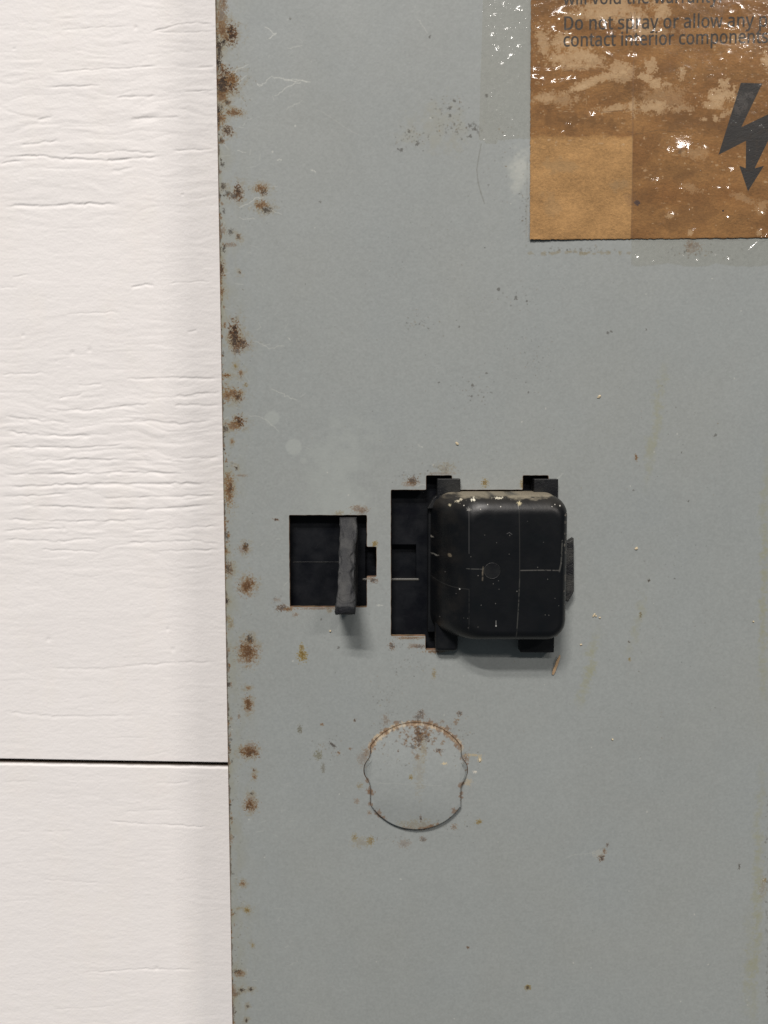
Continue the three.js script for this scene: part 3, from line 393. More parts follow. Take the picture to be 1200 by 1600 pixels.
// ---------------------------------------------------------------- the breaker behind the openings
const breaker = thing('circuit_breaker', 'black circuit breaker behind the square openings, its broken-edged lever poking out of the left one', 'circuit breaker');
{
  const zB = -3.6 * MM;
  const out = [[425, 715], [915, 715], [915, 1045], [425, 1045]].map(p => V2(...p, zB));
  const sh = new THREE.Shape(out);
  sh.holes.push(new THREE.Path([[571, 851], [650, 851], [650, 903], [571, 903]].map(p => V2(...p, zB)).reverse()));
  const g = new THREE.ExtrudeGeometry(sh, { depth: 3 * MM, bevelEnabled: true, bevelSize: 0.15 * MM, bevelThickness: 0.15 * MM, bevelOffset: -0.15 * MM, bevelSegments: 2 });
  g.translate(0, 0, zB - 3.15 * MM);
  mesh('housing', flatUV(g), bakelite, breaker);
  mesh('recess_floor', box(430, 720, 910, 1040, -14 * MM, zB - 2.4 * MM, 0.4, zB), bakelite, breaker);
  const lip = new THREE.CapsuleGeometry(0.35 * MM, P(653, 905, zB)[0] - P(568, 905, zB)[0], 6, 14); lip.rotateZ(Math.PI / 2); lip.scale(1, 1, 0.8);
  { const a = P(568, 905.5, zB), b = P(653, 905.5, zB); lip.translate((a[0] + b[0]) / 2, a[1], zB - 0.1 * MM); }
  mesh('ledge', flatUV(lip), new THREE.MeshStandardMaterial({ color: new THREE.Color().setRGB(0.06, 0.058, 0.052), roughness: 0.38 }), breaker);
  mesh('seam', box(458, 877.6, 532, 879.2, zB - 0.3 * MM, zB + 0.05 * MM, 0.05), scuffed, breaker);
  // the lever: slices at constant height, front rising towards its lower end, torn surface
  const y0 = P(0, 809, 1.0 * MM)[1], y1 = P(0, 961, 11.5 * MM)[1], NS = 110, NR = 72, pos = [], idx = [];
  const cols = [];
  for (let s = 0; s <= NS; s++) {
    const t = s / NS, y = mix(y0, y1, t);
    const zf = MM * (t < 0.9 ? 1.0 + 11.2 * Math.pow(t / 0.9, 0.92) : 12.2 - 0.5 * ((t - 0.9) / 0.1) ** 2) - (s === NS ? 0.5 * MM : s === NS - 1 ? 0.15 * MM : 0);
    const zq = zf, yp = mix(810, 960, t);
    const le = mix(531, 526, ss(0.1, 1, t)) - 2.5 * ss(0.82, 0.95, t), re = mix(557.5, 556, t) - 2 * ss(0.8, 1, t);
    const xl = P(le, yp, zq)[0], xr = P(re, yp, zq)[0], zb = -9 * MM, xc = (xl + xr) / 2, hw = (xr - xl) / 2, r = Math.min(0.75 * MM, hw * 0.6);
    for (let q = 0; q < NR; q++) {
      // around the section: up the left side, over the front, down the right side
      const u = q / (NR - 1); let x, z;
      const side = 0.22;
      if (u < side) { x = -hw; z = mix(zb, zf - r, u / side); }
      else if (u > 1 - side) { x = hw; z = mix(zf - r * 1.6, zb, (u - 1 + side) / side); }
      else { const w = (u - side) / (1 - 2 * side), a = Math.PI * (1 - w), c = Math.cos(a), sn = Math.sin(a), e = 0.42; x = Math.sign(c) * Math.pow(Math.abs(c), e) * hw; z = zf - (c > 0 ? r * 1.6 : r) + (c > 0 ? r * 1.6 : r) * Math.pow(sn, e); }
      const X = (xc + x) / MM, Y = y / MM, Z = z / MM, live = ss(-2, 0.5, Z);
      const fx = x / hw, tear = 0.26 * fbm(X / 2.2 + 3, Y / 5 - Z * 0.1, 3) + 0.10 * fbm(X / 0.8 + Y * 0.25, Y / 3.2, 3) - 0.16 * Math.max(0, 1 - 7 * Math.abs(fbm(X / 2.6 + Y / 6, Y / 3.4 + 8, 2))) + 0.035 * noise(X / 0.4, Y / 0.6 + Z) - 0.35 * ss(0.35, 0.75, fx + 0.25 * noise(Y / 1.2, 3)) * ss(0.15, 0.4, t) * ss(0.95, 0.7, t);
      x += MM * live * tear * (Math.abs(x) > hw * 0.8 ? 0.9 : 0.2); z += MM * live * tear * 1.1;
      pos.push(xc + x, y + MM * (s > NS - 4 ? 0.1 * noise(X / 0.5, Z / 0.5) : 0), z);
    }
  }
  for (let s = 0; s < NS; s++) for (let q = 0; q + 1 < NR; q++) { const a = s * NR + q, b = a + 1, c = a + NR, d = c + 1; idx.push(a, c, b, b, c, d); }
  for (const [s, flip] of [[0, false], [NS, true]]) { const base = pos.length / 3; let cx = 0, cz = 0, cy = pos[s * NR * 3 + 1]; for (let q = 0; q < NR; q++) { cx += pos[(s * NR + q) * 3]; cz += pos[(s * NR + q) * 3 + 2]; } pos.push(cx / NR, cy, cz / NR); for (let q = 0; q + 1 < NR; q++) flip ? idx.push(base, s * NR + q + 1, s * NR + q) : idx.push(base, s * NR + q, s * NR + q + 1); }
  const hg = new THREE.BufferGeometry(); hg.setAttribute('position', new THREE.Float32BufferAttribute(pos, 3)); hg.setIndex(idx); hg.computeVertexNormals();
  const torn = new THREE.MeshStandardMaterial({ ...plasticTexture(33, 3), roughness: 1, bumpScale: 0.00016 }); torn.roughnessMap = null; torn.roughness = 0.66; torn.color.setRGB(1.6, 1.6, 1.65);
  mesh('lever', flatUV(hg, 0.03), torn, breaker);
}

// ---------------------------------------------------------------- the black snap-in cover on the right opening
const cover = thing('snap_in_cover', 'black plastic snap-in cover with dusty top edge, clipped over the right opening', 'cover');
{
  const H = 12 * MM;
  const Z = { l: P(672, 880, 1.5 * MM)[0], r: P(887, 880, 8.5 * MM)[0], t: P(760, 769, 3 * MM)[1], b: P(780, 1000, 8.5 * MM)[1] };
  // rings from the base to the front: left side sweeps up gently, the others stand steep with a round shoulder
  const rings = 46, per = 4 * 34, pos = [], idx = [];
  const ringPts = (l, r, t, b, cl, cr, z) => {
    const o = []; const corner = (cx, cy, rx, ry, a0) => { for (let i = 0; i < 34; i++) { const a = a0 + Math.PI / 2 * i / 33; o.push([cx + rx * Math.cos(a), cy + ry * Math.sin(a), z]); } };
    corner(r - cr, t - cr, cr, cr, 0); corner(l + cl, t - cr, cl, cr, Math.PI / 2); corner(l + cl, b + cr, cl, cr, Math.PI); corner(r - cr, b + cr, cr, cr, Math.PI * 1.5);
    return o;
  };
  const base = -1.2 * MM, Rt = 4.2 * MM, Rb = 2.6 * MM, Rr = 2.2 * MM;
  for (let k = 0; k <= rings; k++) {
    const t = k / rings, a = t * Math.PI / 2;                        // shoulder angle over the whole height for the left, over the last part for the others
    const z = base + (H - base) * (t < 0.3 ? t / 0.3 * 0.72 : 0.72 + 0.28 * Math.sin((t - 0.3) / 0.7 * Math.PI / 2));
    const q = clamp((t - 0.3) / 0.7), cq = 1 - Math.cos(q * Math.PI / 2);
    const zz = clamp((z - base) / (H - base)), left = 8.2 * MM * (1 - Math.pow(1 - zz, 0.55)) * 0.55 + 8.2 * MM * 0.45 * Math.pow(zz, 2.6) + 0.8 * MM * cq;
    const l = Z.l + left, r = Z.r - Rr * cq - 0.5 * MM * zz, tt = Z.t - Rt * cq - 0.3 * MM * zz, b = Z.b + Rb * cq + 0.3 * MM * zz, cr = Math.max(0.9 * MM, 4.6 * MM - 2.6 * MM * cq), cl = 3.6 * MM + 3 * MM * zz - 2.5 * MM * cq;
    for (const p of ringPts(l, r, tt, b, cl, cr, z)) pos.push(...p);
  }
  for (let k = 0; k < rings; k++) for (let i = 0; i < per; i++) { const a = k * per + i, b = k * per + (i + 1) % per, c = a + per, d = b + per; idx.push(a, b, d, a, d, c); }
  // front face: shrink the last ring in steps, slightly dished
  let last = rings * per; const cx = (Z.l + Z.r) / 2 + 2 * MM, cy = (Z.t + Z.b) / 2;
  for (let s = 1; s <= 8; s++) {
    const at = pos.length / 3, f = 1 - s / 8;
    for (let i = 0; i < per; i++) { const x = pos[(rings * per + i) * 3], y = pos[(rings * per + i) * 3 + 1]; pos.push(cx + (x - cx) * f, cy + (y - cy) * f, H + 0.02 * MM - 0.06 * MM * (1 - f)); }
    for (let i = 0; i < per; i++) { const a = last + i, b = last + (i + 1) % per, c = at + i, d = at + (i + 1) % per; idx.push(a, b, d, a, d, c); }
    last = at;
  }
  const g = new THREE.BufferGeometry(); g.setAttribute('position', new THREE.Float32BufferAttribute(pos, 3)); g.setIndex(idx); g.computeVertexNormals();
  // its own sheet of dust, chips and moulding lines
  const S = new Paint(Z.l - 0.002, Z.b - 0.002, Z.r + 0.002, Z.t + 0.002, 0.00006, [0.0042, 0.0050, 0.0064], 0.42);
  S.each((k, x, y) => { const X = x / MM, Y = y / MM; const d = clamp(0.008 * (fbm(X / 5, Y / 5, 4) + 0.3) + 0.02 * clamp(noise(X / 0.14, Y / 0.14) - 0.72)); S.lay(k, [0.32, 0.30, 0.26], d, 0.7); S.ro[k] += 0.07 * fbm(X / 2.5, Y / 2.5, 3); S.z[k] += 0.08 * fbm(X / 0.8, Y / 0.8, 3);
    const e = (Z.t - y) / MM; const tp = ss(1.3, 0.0, e + 1.1 * fbm(X / 1.5, Y / 0.6, 3)); S.lay(k, [0.30, 0.265, 0.195], 0.8 * tp, 0.9); S.lay(k, [0.20, 0.18, 0.15], 0.10 * ss(4.2, 1, e + 1.5 * fbm(X / 3, Y / 2, 3)), 0.7);
    const lf = ss(9, 4, (x - Z.l) / MM); S.lay(k, [0.06, 0.05, 0.04], 0.16 * lf * ss(-0.3, 0.5, fbm(X / 2.2, Y / 3, 4)), 0.6); });
  const at = (x, y, z = H) => { const [wx, wy] = P(x, y, z), q = [wx, wy]; return q; };
  const toFlat = (x, y, z = H) => { const [wx, wy] = P(x, y, z); const f = P(600, 800), gx = P(601, 800)[0] - f[0]; // photograph grid of the point straight behind it on z = 0
    const c = Math.cos(PITCH), s = Math.sin(PITCH), rx = wx, ry = wy - DIST * s, rz = 0 - DIST * c, dep = -(ry * -s + rz * -c) * -1, u = ry * c + rz * -s; return [600 + FPX * rx / dep, 800 - FPX * u / dep]; };
  const dot = (x, y, rx, ry, c, o = {}, z = H) => S.spot(...toFlat(x, y, z), rx, ry, c, o), ln = (pts, w, c, a, o) => S.line(pts.map(p => toFlat(...p)), w, c, a, o);
  const line = [0.03, 0.03, 0.029];
  ln([[811, 786], [812, 850], [812, 905]], 1.5, line, 0.8, { dz: 0.2 }); ln([[812, 905], [810, 950], [807, 995]], 1.7, [0.065, 0.065, 0.06], 0.7, { dz: 0.2, broken: 0.45 });
  ln([[813, 891.5], [850, 891], [875, 891.5]], 1.8, [0.10, 0.097, 0.09], 0.8, { dz: 0.2, broken: 0.3 }); ln([[729, 889], [755, 889.5]], 1.5, [0.085, 0.085, 0.08], 0.7, { dz: 0.2, broken: 0.3 });
  ln([[733, 921], [733, 985]], 1.3, line, 0.6, { dz: 0.2, broken: 0.35 }); ln([[733, 792], [733, 865]], 1.4, [0.07, 0.07, 0.07], 0.6, {}); ln([[676, 912], [692, 917], [708, 920], [732, 921]], 1.3, line, 0.8, {});
  ln([[755, 886], [754, 895], [754, 907]], 2.6, [0.15, 0.13, 0.10], 0.6, { broken: 0.45 }); ln([[874, 893], [877, 880], [879, 845]], 3, [0.12, 0.12, 0.11], 0.5, { broken: 0.3 });
  dot(719, 922, 1.1, 1.1, [[0.55, 0.55, 0.52]], { amp: 0.2 }); dot(775, 978, 1.2, 1.3, [[0.4, 0.4, 0.38]], { amp: 0.2 }); ln([[775, 970], [775, 977]], 1.2, [0.25, 0.25, 0.24], 0.6); dot(673, 840, 5, 2, [[0.4, 0.38, 0.33]], { a: 0.8 }, 3 * MM); dot(680, 866, 5, 1.6, [[0.3, 0.29, 0.26]], { a: 0.6 }, 3 * MM); dot(701, 865, 3, 3, [[0.16, 0.13, 0.09]], { a: 0.8 }, 6 * MM);
  dot(717, 783, 5, 2.2, [[0.55, 0.5, 0.38]], { ang: 0.5, amp: 0.8, grain: 0.3 }, 9 * MM); dot(739, 780, 4, 3, [[0.75, 0.72, 0.6]], { amp: 0.8, grain: 0.3 }, 9 * MM); dot(778, 777, 8, 1.5, [[0.62, 0.58, 0.46]], { amp: 0.9, grain: 0.3 }, 8.6 * MM); dot(808, 784, 3, 3.8, [[0.5, 0.44, 0.28]], { amp: 0.8, grain: 0.25 }, 8 * MM); dot(702, 788, 2.4, 2, [[0.4, 0.36, 0.25]], { amp: 0.8, grain: 0.25 }, 6 * MM); dot(732, 795, 3, 2.4, [[0.3, 0.29, 0.27]], { a: 0.6, amp: 0.9, grain: 0.25 }, 10 * MM);
  for (const [x, y, r] of [[724, 789, 1.2], [749, 794, .8], [780, 790, .9], [760, 787, .9], [872, 789, 1.3], [864, 787, 1], [884, 800, .8], [859, 790, .8]]) dot(x, y, r, r, [[0.6, 0.58, 0.52]], { amp: 0.3 }, 9 * MM);
  ln([[792, 834], [796, 832], [800, 835]], 1, [0.09, 0.09, 0.09], 0.7); for (let i = 0; i < 34; i++) dot(690 + 190 * rnd(), 775 + 220 * rnd(), 0.5 + 0.6 * rnd(), 0.5 + 0.6 * rnd(), [[0.16, 0.15, 0.14]], { a: 0.6, amp: 0.3 });
  for (let i = 0; i < 60; i++) dot(879 + 8 * rnd(), 800 + 170 * rnd(), 0.8 + rnd(), 0.8 + 2 * rnd(), [[0.22, 0.2, 0.17]], { a: 0.5, amp: 0.5 }, 9 * MM);
  const skin = new THREE.MeshPhysicalMaterial({ specularIntensity: 0.6, ...S.textures(), roughness: 0.85, bumpScale: 0.00012 });
  mesh('shell', S.uv(g), skin, cover);
  // round moulding mark on the front
  const [mx, my] = P(769, 892, H); const ring = new THREE.TorusGeometry(1.75 * MM, 0.13 * MM, 8, 48); ring.translate(mx, my, H - 0.02 * MM); flatUV(ring);
  const disc = new THREE.CylinderGeometry(1.66 * MM, 1.66 * MM, 0.12 * MM, 40); disc.rotateX(Math.PI / 2); disc.translate(mx, my, H + 0.0 * MM); flatUV(disc);
  mesh('moulding_ring', ring, scuffed, cover); mesh('moulding_disc', disc, plastic, cover);
  // skirt that lies in the opening, and the clips
  mesh('skirt', box(668, 790, 874, 988, -3.2 * MM, -0.3 * MM, 0.3), plastic, cover);
  mesh('clip', box(683, 748, 719.5, 800, -3 * MM, 1.8 * MM, 0.2), scuffed, cover);
  mesh('clip', box(834, 748.5, 872.5, 800, -3 * MM, 1.8 * MM, 0.2), scuffed, cover);
  const foot = box(680, 960, 716, 1018, -3 * MM, 3.2 * MM, 0.9); mesh('clip', foot, plastic, cover);
  mesh('clip', box(813, 960, 867, 1020, 0.1 * MM, 3.6 * MM, 0.3), plastic, cover);
  // small gusset beside the upper left clip
  const gs = new THREE.Shape([V2(667, 795, 1 * MM), V2(684, 795, 1 * MM), V2(684, 773, 1 * MM), V2(677, 778, 1 * MM)]);
  const gg = new THREE.ExtrudeGeometry(gs, { depth: 2.4 * MM, bevelEnabled: true, bevelSize: 0.25 * MM, bevelThickness: 0.3 * MM, bevelOffset: -0.25 * MM, bevelSegments: 3 }); gg.translate(0, 0, -1.6 * MM);
  mesh('gusset', flatUV(gg), scuffed, cover);
  // pull tab on the right side
  const ts = new THREE.Shape([V2(868, 840, 2.6 * MM), V2(889, 846, 2.6 * MM), V2(896.5, 841, 2.6 * MM), V2(897, 924, 2.6 * MM), V2(888, 940, 2.6 * MM), V2(868, 940, 2.6 * MM)].reverse());
  const tg = new THREE.ExtrudeGeometry(ts, { depth: 2.2 * MM, bevelEnabled: true, bevelSize: 0.3 * MM, bevelThickness: 0.3 * MM, bevelOffset: -0.3 * MM, bevelSegments: 3 }); tg.translate(0, 0, 0.3 * MM);
  const worn = new THREE.MeshStandardMaterial({ ...plasticTexture(44, 6), roughness: 1, bumpScale: 0.0002 });
  mesh('pull_tab', flatUV(tg, 0.02), worn, cover);
}

// ---------------------------------------------------------------- the paper label and its clear tape
const labelC = [[829.8, -60], [1262, -64], [1260, 371.2], [827.6, 375]].map(p => P(...p));   // top left, top right, bottom right, bottom left
const lerp2 = (u, v) => { const [a, b, c, d] = labelC; return [0, 1].map(k => mix(mix(d[k], c[k], u), mix(a[k], b[k], u), v)); };
const lx = y => mix(labelC[3][0], labelC[0][0], (y - labelC[3][1]) / (labelC[0][1] - labelC[3][1]));
const lyb = x => mix(labelC[3][1], labelC[2][1], (x - labelC[3][0]) / (labelC[2][0] - labelC[3][0]));
const PAPER = 0.14 * MM;
function paperZ(x, y) {
  const X = x / MM, Y = y / MM, dx = (x - lx(y)) / MM, dy = (y - lyb(x)) / MM;
  return MM * (0.24 + 0.06 * fbm(X / 9, Y / 6, 3) + 0.015 * fbm(X / 2.5, Y / 1.6, 2) + 0.42 * Math.exp(-Math.max(0, dx) / 9 - Math.max(0, dy) / 3.2)) ;
}
{
  const label = thing('warning_label', 'torn brown paper warning label with printed text and a black lightning bolt arrow', 'label');
  const xs = labelC.map(c => c[0]), ys = labelC.map(c => c[1]);
  const S = new Paint(Math.min(...xs) - 0.001, Math.min(...ys) - 0.001, Math.max(...xs) + 0.001, Math.max(...ys) + 0.001, 0.00005, [0.37, 0.207, 0.079], 0.85);
  const [txL, tyB] = [P(989, 200)[0], P(900, 214)[1]];
  S.each((k, x, y) => {                                              // bare paper fibre; darker where the glue of the tape has soaked in
    const X = x / MM, Y = y / MM, f = fbm(X / 0.55, Y / 0.28, 3), c = fbm(X / 6, Y / 3.5, 4), q = noise(X / 0.16, Y / 0.12);
    let t = 1 + 0.24 * f + 0.30 * c + 0.16 * q; S.r[k] *= t; S.g[k] *= t * (1 + 0.02 * c); S.b[k] *= t * (1 + 0.06 * c);
    const soak = Math.max(ss(-0.1 * MM, 0.1 * MM, x - txL), ss(-0.3 * MM, 0.5 * MM, y - tyB + 0.7 * MM * fbm(X / 3, Y / 2 + 3, 3)));
    const cw = 0.5 + 0.5 * fbm(X / 7 + 31, Y / 4 + 7, 4), w = soak * (0.75 + 0.25 * ss(0.2, 0.7, cw));
    S.lay(k, [mix(0.275, 0.18, cw) * t, mix(0.140, 0.082, cw) * t, mix(0.047, 0.025, cw) * t], w);
    S.z[k] += 0.2 * f + 0.1 * q;
  });
  const grey = [[0.27, 0.19, 0.105]];
  S.spot(880, 262, 48, 14, [[0.30, 0.20, 0.10]], { a: 0.4, grain: 3, amp: 0.7, dz: 0, edge: 0.8 }); S.spot(970, 290, 20, 10, grey, { a: 0.35, grain: 2, amp: 0.7, dz: 0, edge: 0.8 }); S.spot(860, 320, 20, 20, grey, { a: 0.25, grain: 2, amp: 0.7, dz: 0, edge: 0.8 });
  S.spot(995, 317, 5, 4.5, [[0.10, 0.06, 0.05], [0.045, 0.032, 0.035]], { amp: 0.4, grain: 0.4 }); S.spot(985, 312, 14, 12, [[0.16, 0.09, 0.05]], { a: 0.35, edge: 0.8, dz: 0 }); S.spot(1129, 330, 1.8, 1.8, [[0.03, 0.02, 0.02]], {}); S.spot(1062, 238, 5, 5, [[0.12, 0.075, 0.04]], { a: 0.7, edge: 0.8 });
  const brown = [[0.15, 0.075, 0.026]];
  for (const [x, y, rx, ry, a] of [[900, 190, 90, 14, .65], [1090, 190, 90, 16, .55], [930, 130, 40, 9, .5], [1070, 270, 50, 16, .4], [1010, 300, 24, 18, .3], [1060, 340, 60, 20, .4], [850, 20, 22, 26, .45], [1040, 110, 90, 12, .3], [1120, 210, 30, 10, .4], [885, 105, 50, 5, .4]]) S.spot(x, y, rx, ry, brown, { a, grain: 3, amp: 0.8, dz: 0, edge: 0.9 });
  // delaminated pale patches
  const PALE = [[0.42, 0.27, 0.14], [0.55, 0.39, 0.23]];
  for (const [x, y, rx, ry, a, ang] of [[955, 12, 55, 22, .75, 0], [1035, 18, 14, 14, .85, 0], [920, 25, 45, 8, .6, 0], [848, 68, 14, 20, .7, 0], [880, 64, 20, 12, .8, 0], [895, 90, 34, 16, .8, .1], [920, 92, 26, 12, .7, 0], [868, 92, 14, 8, .7, 0], [905, 105, 36, 5, .6, 0], [970, 106, 18, 12, .8, 0], [935, 124, 52, 7, .85, .32], [905, 138, 24, 5, .8, .3], [975, 118, 22, 10, .7, .2], [1017, 103, 10, 13, .85, 0], [1010, 122, 16, 8, .9, 0], [1024, 132, 9, 9, .9, .5], [1038, 132, 10, 4, .7, 0], [1065, 115, 7, 13, .75, -.2], [870, 155, 42, 10, .5, 0], [960, 170, 32, 6, .75, .1], [990, 165, 6, 16, .7, 0], [1020, 167, 26, 10, .8, 0], [1065, 170, 18, 6, .5, 0], [1130, 133, 12, 9, .95, .4], [1125, 150, 26, 12, .95, .15], [1115, 165, 18, 6, .8, 0], [1100, 187, 6, 3, .8, 0], [1118, 185, 6, 5, .8, 0], [1135, 178, 14, 6, .7, .4], [1196, 95, 8, 14, .9, 0], [850, 152, 16, 8, .6, 0], [1000, 40, 30, 16, .45, 0], [1080, 295, 18, 7, .35, -.3], [1190, 325, 12, 12, .4, 0], [1085, 240, 20, 10, .35, 0], [1160, 310, 20, 6, .35, -.3], [1077, 364, 5, 5, .7, 0], [1046, 338, 7, 4, .6, 0], [1020, 50, 40, 6, .4, 0], [1035, 155, 40, 20, .35, 0], [1150, 60, 14, 7, .55, 0], [1185, 365, 5, 5, .6, 0]])
    S.spot(x, y, rx, ry, PALE, { a: a * 0.78, ang, grain: 0.9, amp: 0.65, dz: 0.06, edge: 0.3, seed: x, rough: 0.7 });
  for (let i = 0; i < 420; i++) { const x = 832 + 368 * rnd(), y = 230 * rnd() + (x > 990 ? 140 * rnd() : 0); S.spot(x, y, 1 + 4 * rnd() * rnd(), 0.7 + 0.8 * rnd(), [[0.50, 0.35, 0.21]], { a: 0.25 + 0.35 * rnd(), amp: 0.7, grain: 0.3, dz: 0.02 }); }
  for (const pts of [[[1010, 207], [1030, 204], [1055, 207]], [[980, 206], [1000, 210], [1012, 208]], [[925, 38], [960, 25], [990, 32], [1010, 48]], [[880, 112], [910, 108], [940, 113]], [[985, 20], [990, 40]], [[905, 170], [940, 176], [985, 172]]]) S.line(pts, 1.2, [0.12, 0.07, 0.035], 0.6, { broken: 0.2, dz: -0.1 });
  S.line([[991, 20], [989, 120], [988, 215]], 3, [0.17, 0.10, 0.06], 0.4, { broken: 0.5 }); S.line([[988, 215], [987, 372]], 1.4, [0.2, 0.12, 0.06], 0.5);
  // printing
  const cv = document.createElement('canvas'); cv.width = S.w; cv.height = S.h; const c = cv.getContext('2d');
  c.fillStyle = '#fff'; c.fillRect(0, 0, S.w, S.h); c.fillStyle = '#000';
  const T = (px, py) => { const [x, y] = P(px, py); return [(x - S.x0) / S.step, S.h - (y - S.y0) / S.step]; };
  const print = (text, x0, yb0, x1, yb1) => { const a = T(x0, yb0), b = T(x1, yb1); c.save(); c.translate(...a); c.rotate(Math.atan2(b[1] - a[1], b[0] - a[0])); const size = 26.5 * PX / S.step; c.font = `${size}px sans-serif`; const w = c.measureText(text).width; c.scale(Math.hypot(b[0] - a[0], b[1] - a[1]) / w, 1); c.fillText(text, 0, 0); c.lineWidth = size * 0.03; c.strokeText(text, 0, 0); c.restore(); };
  print('will void the warranty.', 879.5, 8, 1128, 4.2); print('Do not spray or allow any p', 879, 47.5, 1199, 42); print('contact interior components', 879, 73.5, 1200, 67.5);
  c.beginPath(); [[1157, 130], [1190.5, 131], [1157.5, 199.5], [1200, 179], [1226, 166], [1178.5, 263.5], [1193, 259.5], [1168, 299.5], [1154.5, 259.5], [1164.5, 263.5], [1165, 220.5], [1122, 242.5]].forEach((p, i) => i ? c.lineTo(...T(...p)) : c.moveTo(...T(...p))); c.closePath(); c.fill();
  const im = c.getImageData(0, 0, S.w, S.h).data, boltX = P(1118, 0)[0], boltY = P(1150, 120)[1];
  S.each((k, x, y) => { const i = k % S.w, j = Math.floor(k / S.w), ink = 1 - im[4 * ((S.h - 1 - j) * S.w + i)] / 255; if (ink <= 0) return; const bolt = x > boltX && y < boltY; const wear = ss(-0.75, 0.05, fbm(x / MM / 0.8, y / MM / 0.5, 4)); const v = bolt ? [0.012, 0.011, 0.012] : [0.014, 0.012, 0.011]; S.lay(k, v, ink * (bolt ? 0.95 + 0.05 * wear : 0.84 + 0.14 * wear), 0.6); });
  for (const [x, y, rx, ry] of [[1160, 160, 9, 16], [1152, 172, 9, 8], [1172, 150, 6, 8]]) S.spot(x, y, rx, ry, [[0.11, 0.10, 0.10]], { a: 0.45, grain: 0.8, amp: 0.8, dz: 0, edge: 0.6 });
  const NU = 220, NV = 220;
  const g = sheet(NU + 2, NV + 2, (a, b) => { // outermost rows turn down to give the sheet its thickness
    let i = Math.round(a * (NU + 2)) - 1, j = Math.round(b * (NV + 2)) - 1, down = i < 0 || j < 0 || i > NU || j > NV; i = clamp(i, 0, NU); j = clamp(j, 0, NV);
    const [x, y] = lerp2(i / NU, j / NV), ex = i === 0 ? 0.07 * MM * noise(5, y * 3000) : 0, ey = j === 0 ? 0.09 * MM * noise(x * 2200, 8) : 0; return [x + ex, y + ey, paperZ(x, y) - (down ? PAPER : 0)]; });
  mesh('paper', S.uv(g), new THREE.MeshStandardMaterial({ ...S.textures(), roughness: 1, bumpScale: 0.00009 }), label);
}
function tape(name, label, left, right, top, bottom, nu, nv, lift, seed, wr, spots) {   // left/right/bottom: functions in metres
  const t = thing(name, label, 'tape', 'clear tape strips');
  // blisters and creases: [x, y, length, width, turn]
  const r = mulberry(400 + seed), bumps = spots.map(([px, py, A, B, ang = 0, k = 0.28]) => { const q = px < 828 ? 0.62 : 1.05, a = A * q, b = B * q; return [...P(px, py), a * PX, b * PX, k * (px < 828 ? 0.8 : 1) * Math.min(a, b) * PX, Math.cos(-ang), Math.sin(-ang)]; });
  for (let i = 0; i < 50; i++) { const px = (seed === 1 ? 752 : 990) + 240 * r(), py = (seed === 1 ? 215 : 410) * r(), a = 2 + 5 * r(), b = 1.5 + 2 * r(), ang = (r() - 0.5) * 1.2; bumps.push([...P(px, py), a * PX, b * PX, (0.03 + 0.10 * r() * r()) * b * PX, Math.cos(ang), Math.sin(ang)]); }
  const g = sheet(nu, nv, (u, v) => {
    const y00 = mix(bottom(0), top, v), x = mix(left(y00), right(y00), u), y = mix(bottom(x), top, v), X = x / MM + seed * 31, Y = y / MM;
    const inside = ss(-0.55 * MM, 0.0, Math.min(x - lx(y), y - lyb(x)));
    let w = wr * (0.012 * fbm(X / 4.5, Y / 3, 3) + 0.010 * Math.max(0, 1 - 3 * Math.abs(fbm(X / 5.5 + 7, Y / 2.8, 2)))) + 0.03;
    for (const [bx, by, sx, sy, hh, ca, sa] of bumps) { const ux = x - bx, uy = y - by; if (Math.abs(ux) > 4 * MM || Math.abs(uy) > 4 * MM) continue; const p = (ux * ca + uy * sa) / sx, q = (-ux * sa + uy * ca) / sy, d = p * p + q * q; if (d < 9) w += hh / MM * Math.exp(-d * 0.5); }
    const on = 1;
    return [x, y, mix(0.05 * MM, paperZ(x, y) + 0.05 * MM, inside) + lift * MM + Math.max(-0.02, w * on) * MM];
  });
  g.setAttribute('uv', new THREE.BufferAttribute(new Float32Array(g.attributes.position.count * 2).map((_, i) => g.attributes.position.array[Math.floor(i / 2) * 3 + i % 2] / 0.02), 2));
  const n = 512, B = new Uint8Array(n * n * 4); for (let j = 0; j < n; j++) for (let i = 0; i < n; i++) { const k = 4 * (j * n + i), X = i * 0.04, Y = j * 0.04; B[k] = B[k + 1] = B[k + 2] = clamp(Math.round(60 + 190 * Math.pow(clamp(fbm(X / 0.5 + seed, Y / 0.32, 3) - 0.12) * 1.8, 1.5) + 14 * fbm(X / 1.4, Y, 2)), 0, 255); B[k + 3] = 255; }
  const bt = new THREE.DataTexture(B, n, n); bt.magFilter = THREE.LinearFilter; bt.wrapS = bt.wrapT = THREE.MirroredRepeatWrapping; bt.needsUpdate = true;
  const film = new THREE.MeshPhysicalMaterial({ color: new THREE.Color().setRGB(0.995, 0.985, 0.96), transmission: 1, thickness: 0, roughness: 0.11, ior: 1.5, bumpMap: bt, bumpScale: 0.000011, side: THREE.DoubleSide });
  mesh('film', g, film, t);
  return t;
}
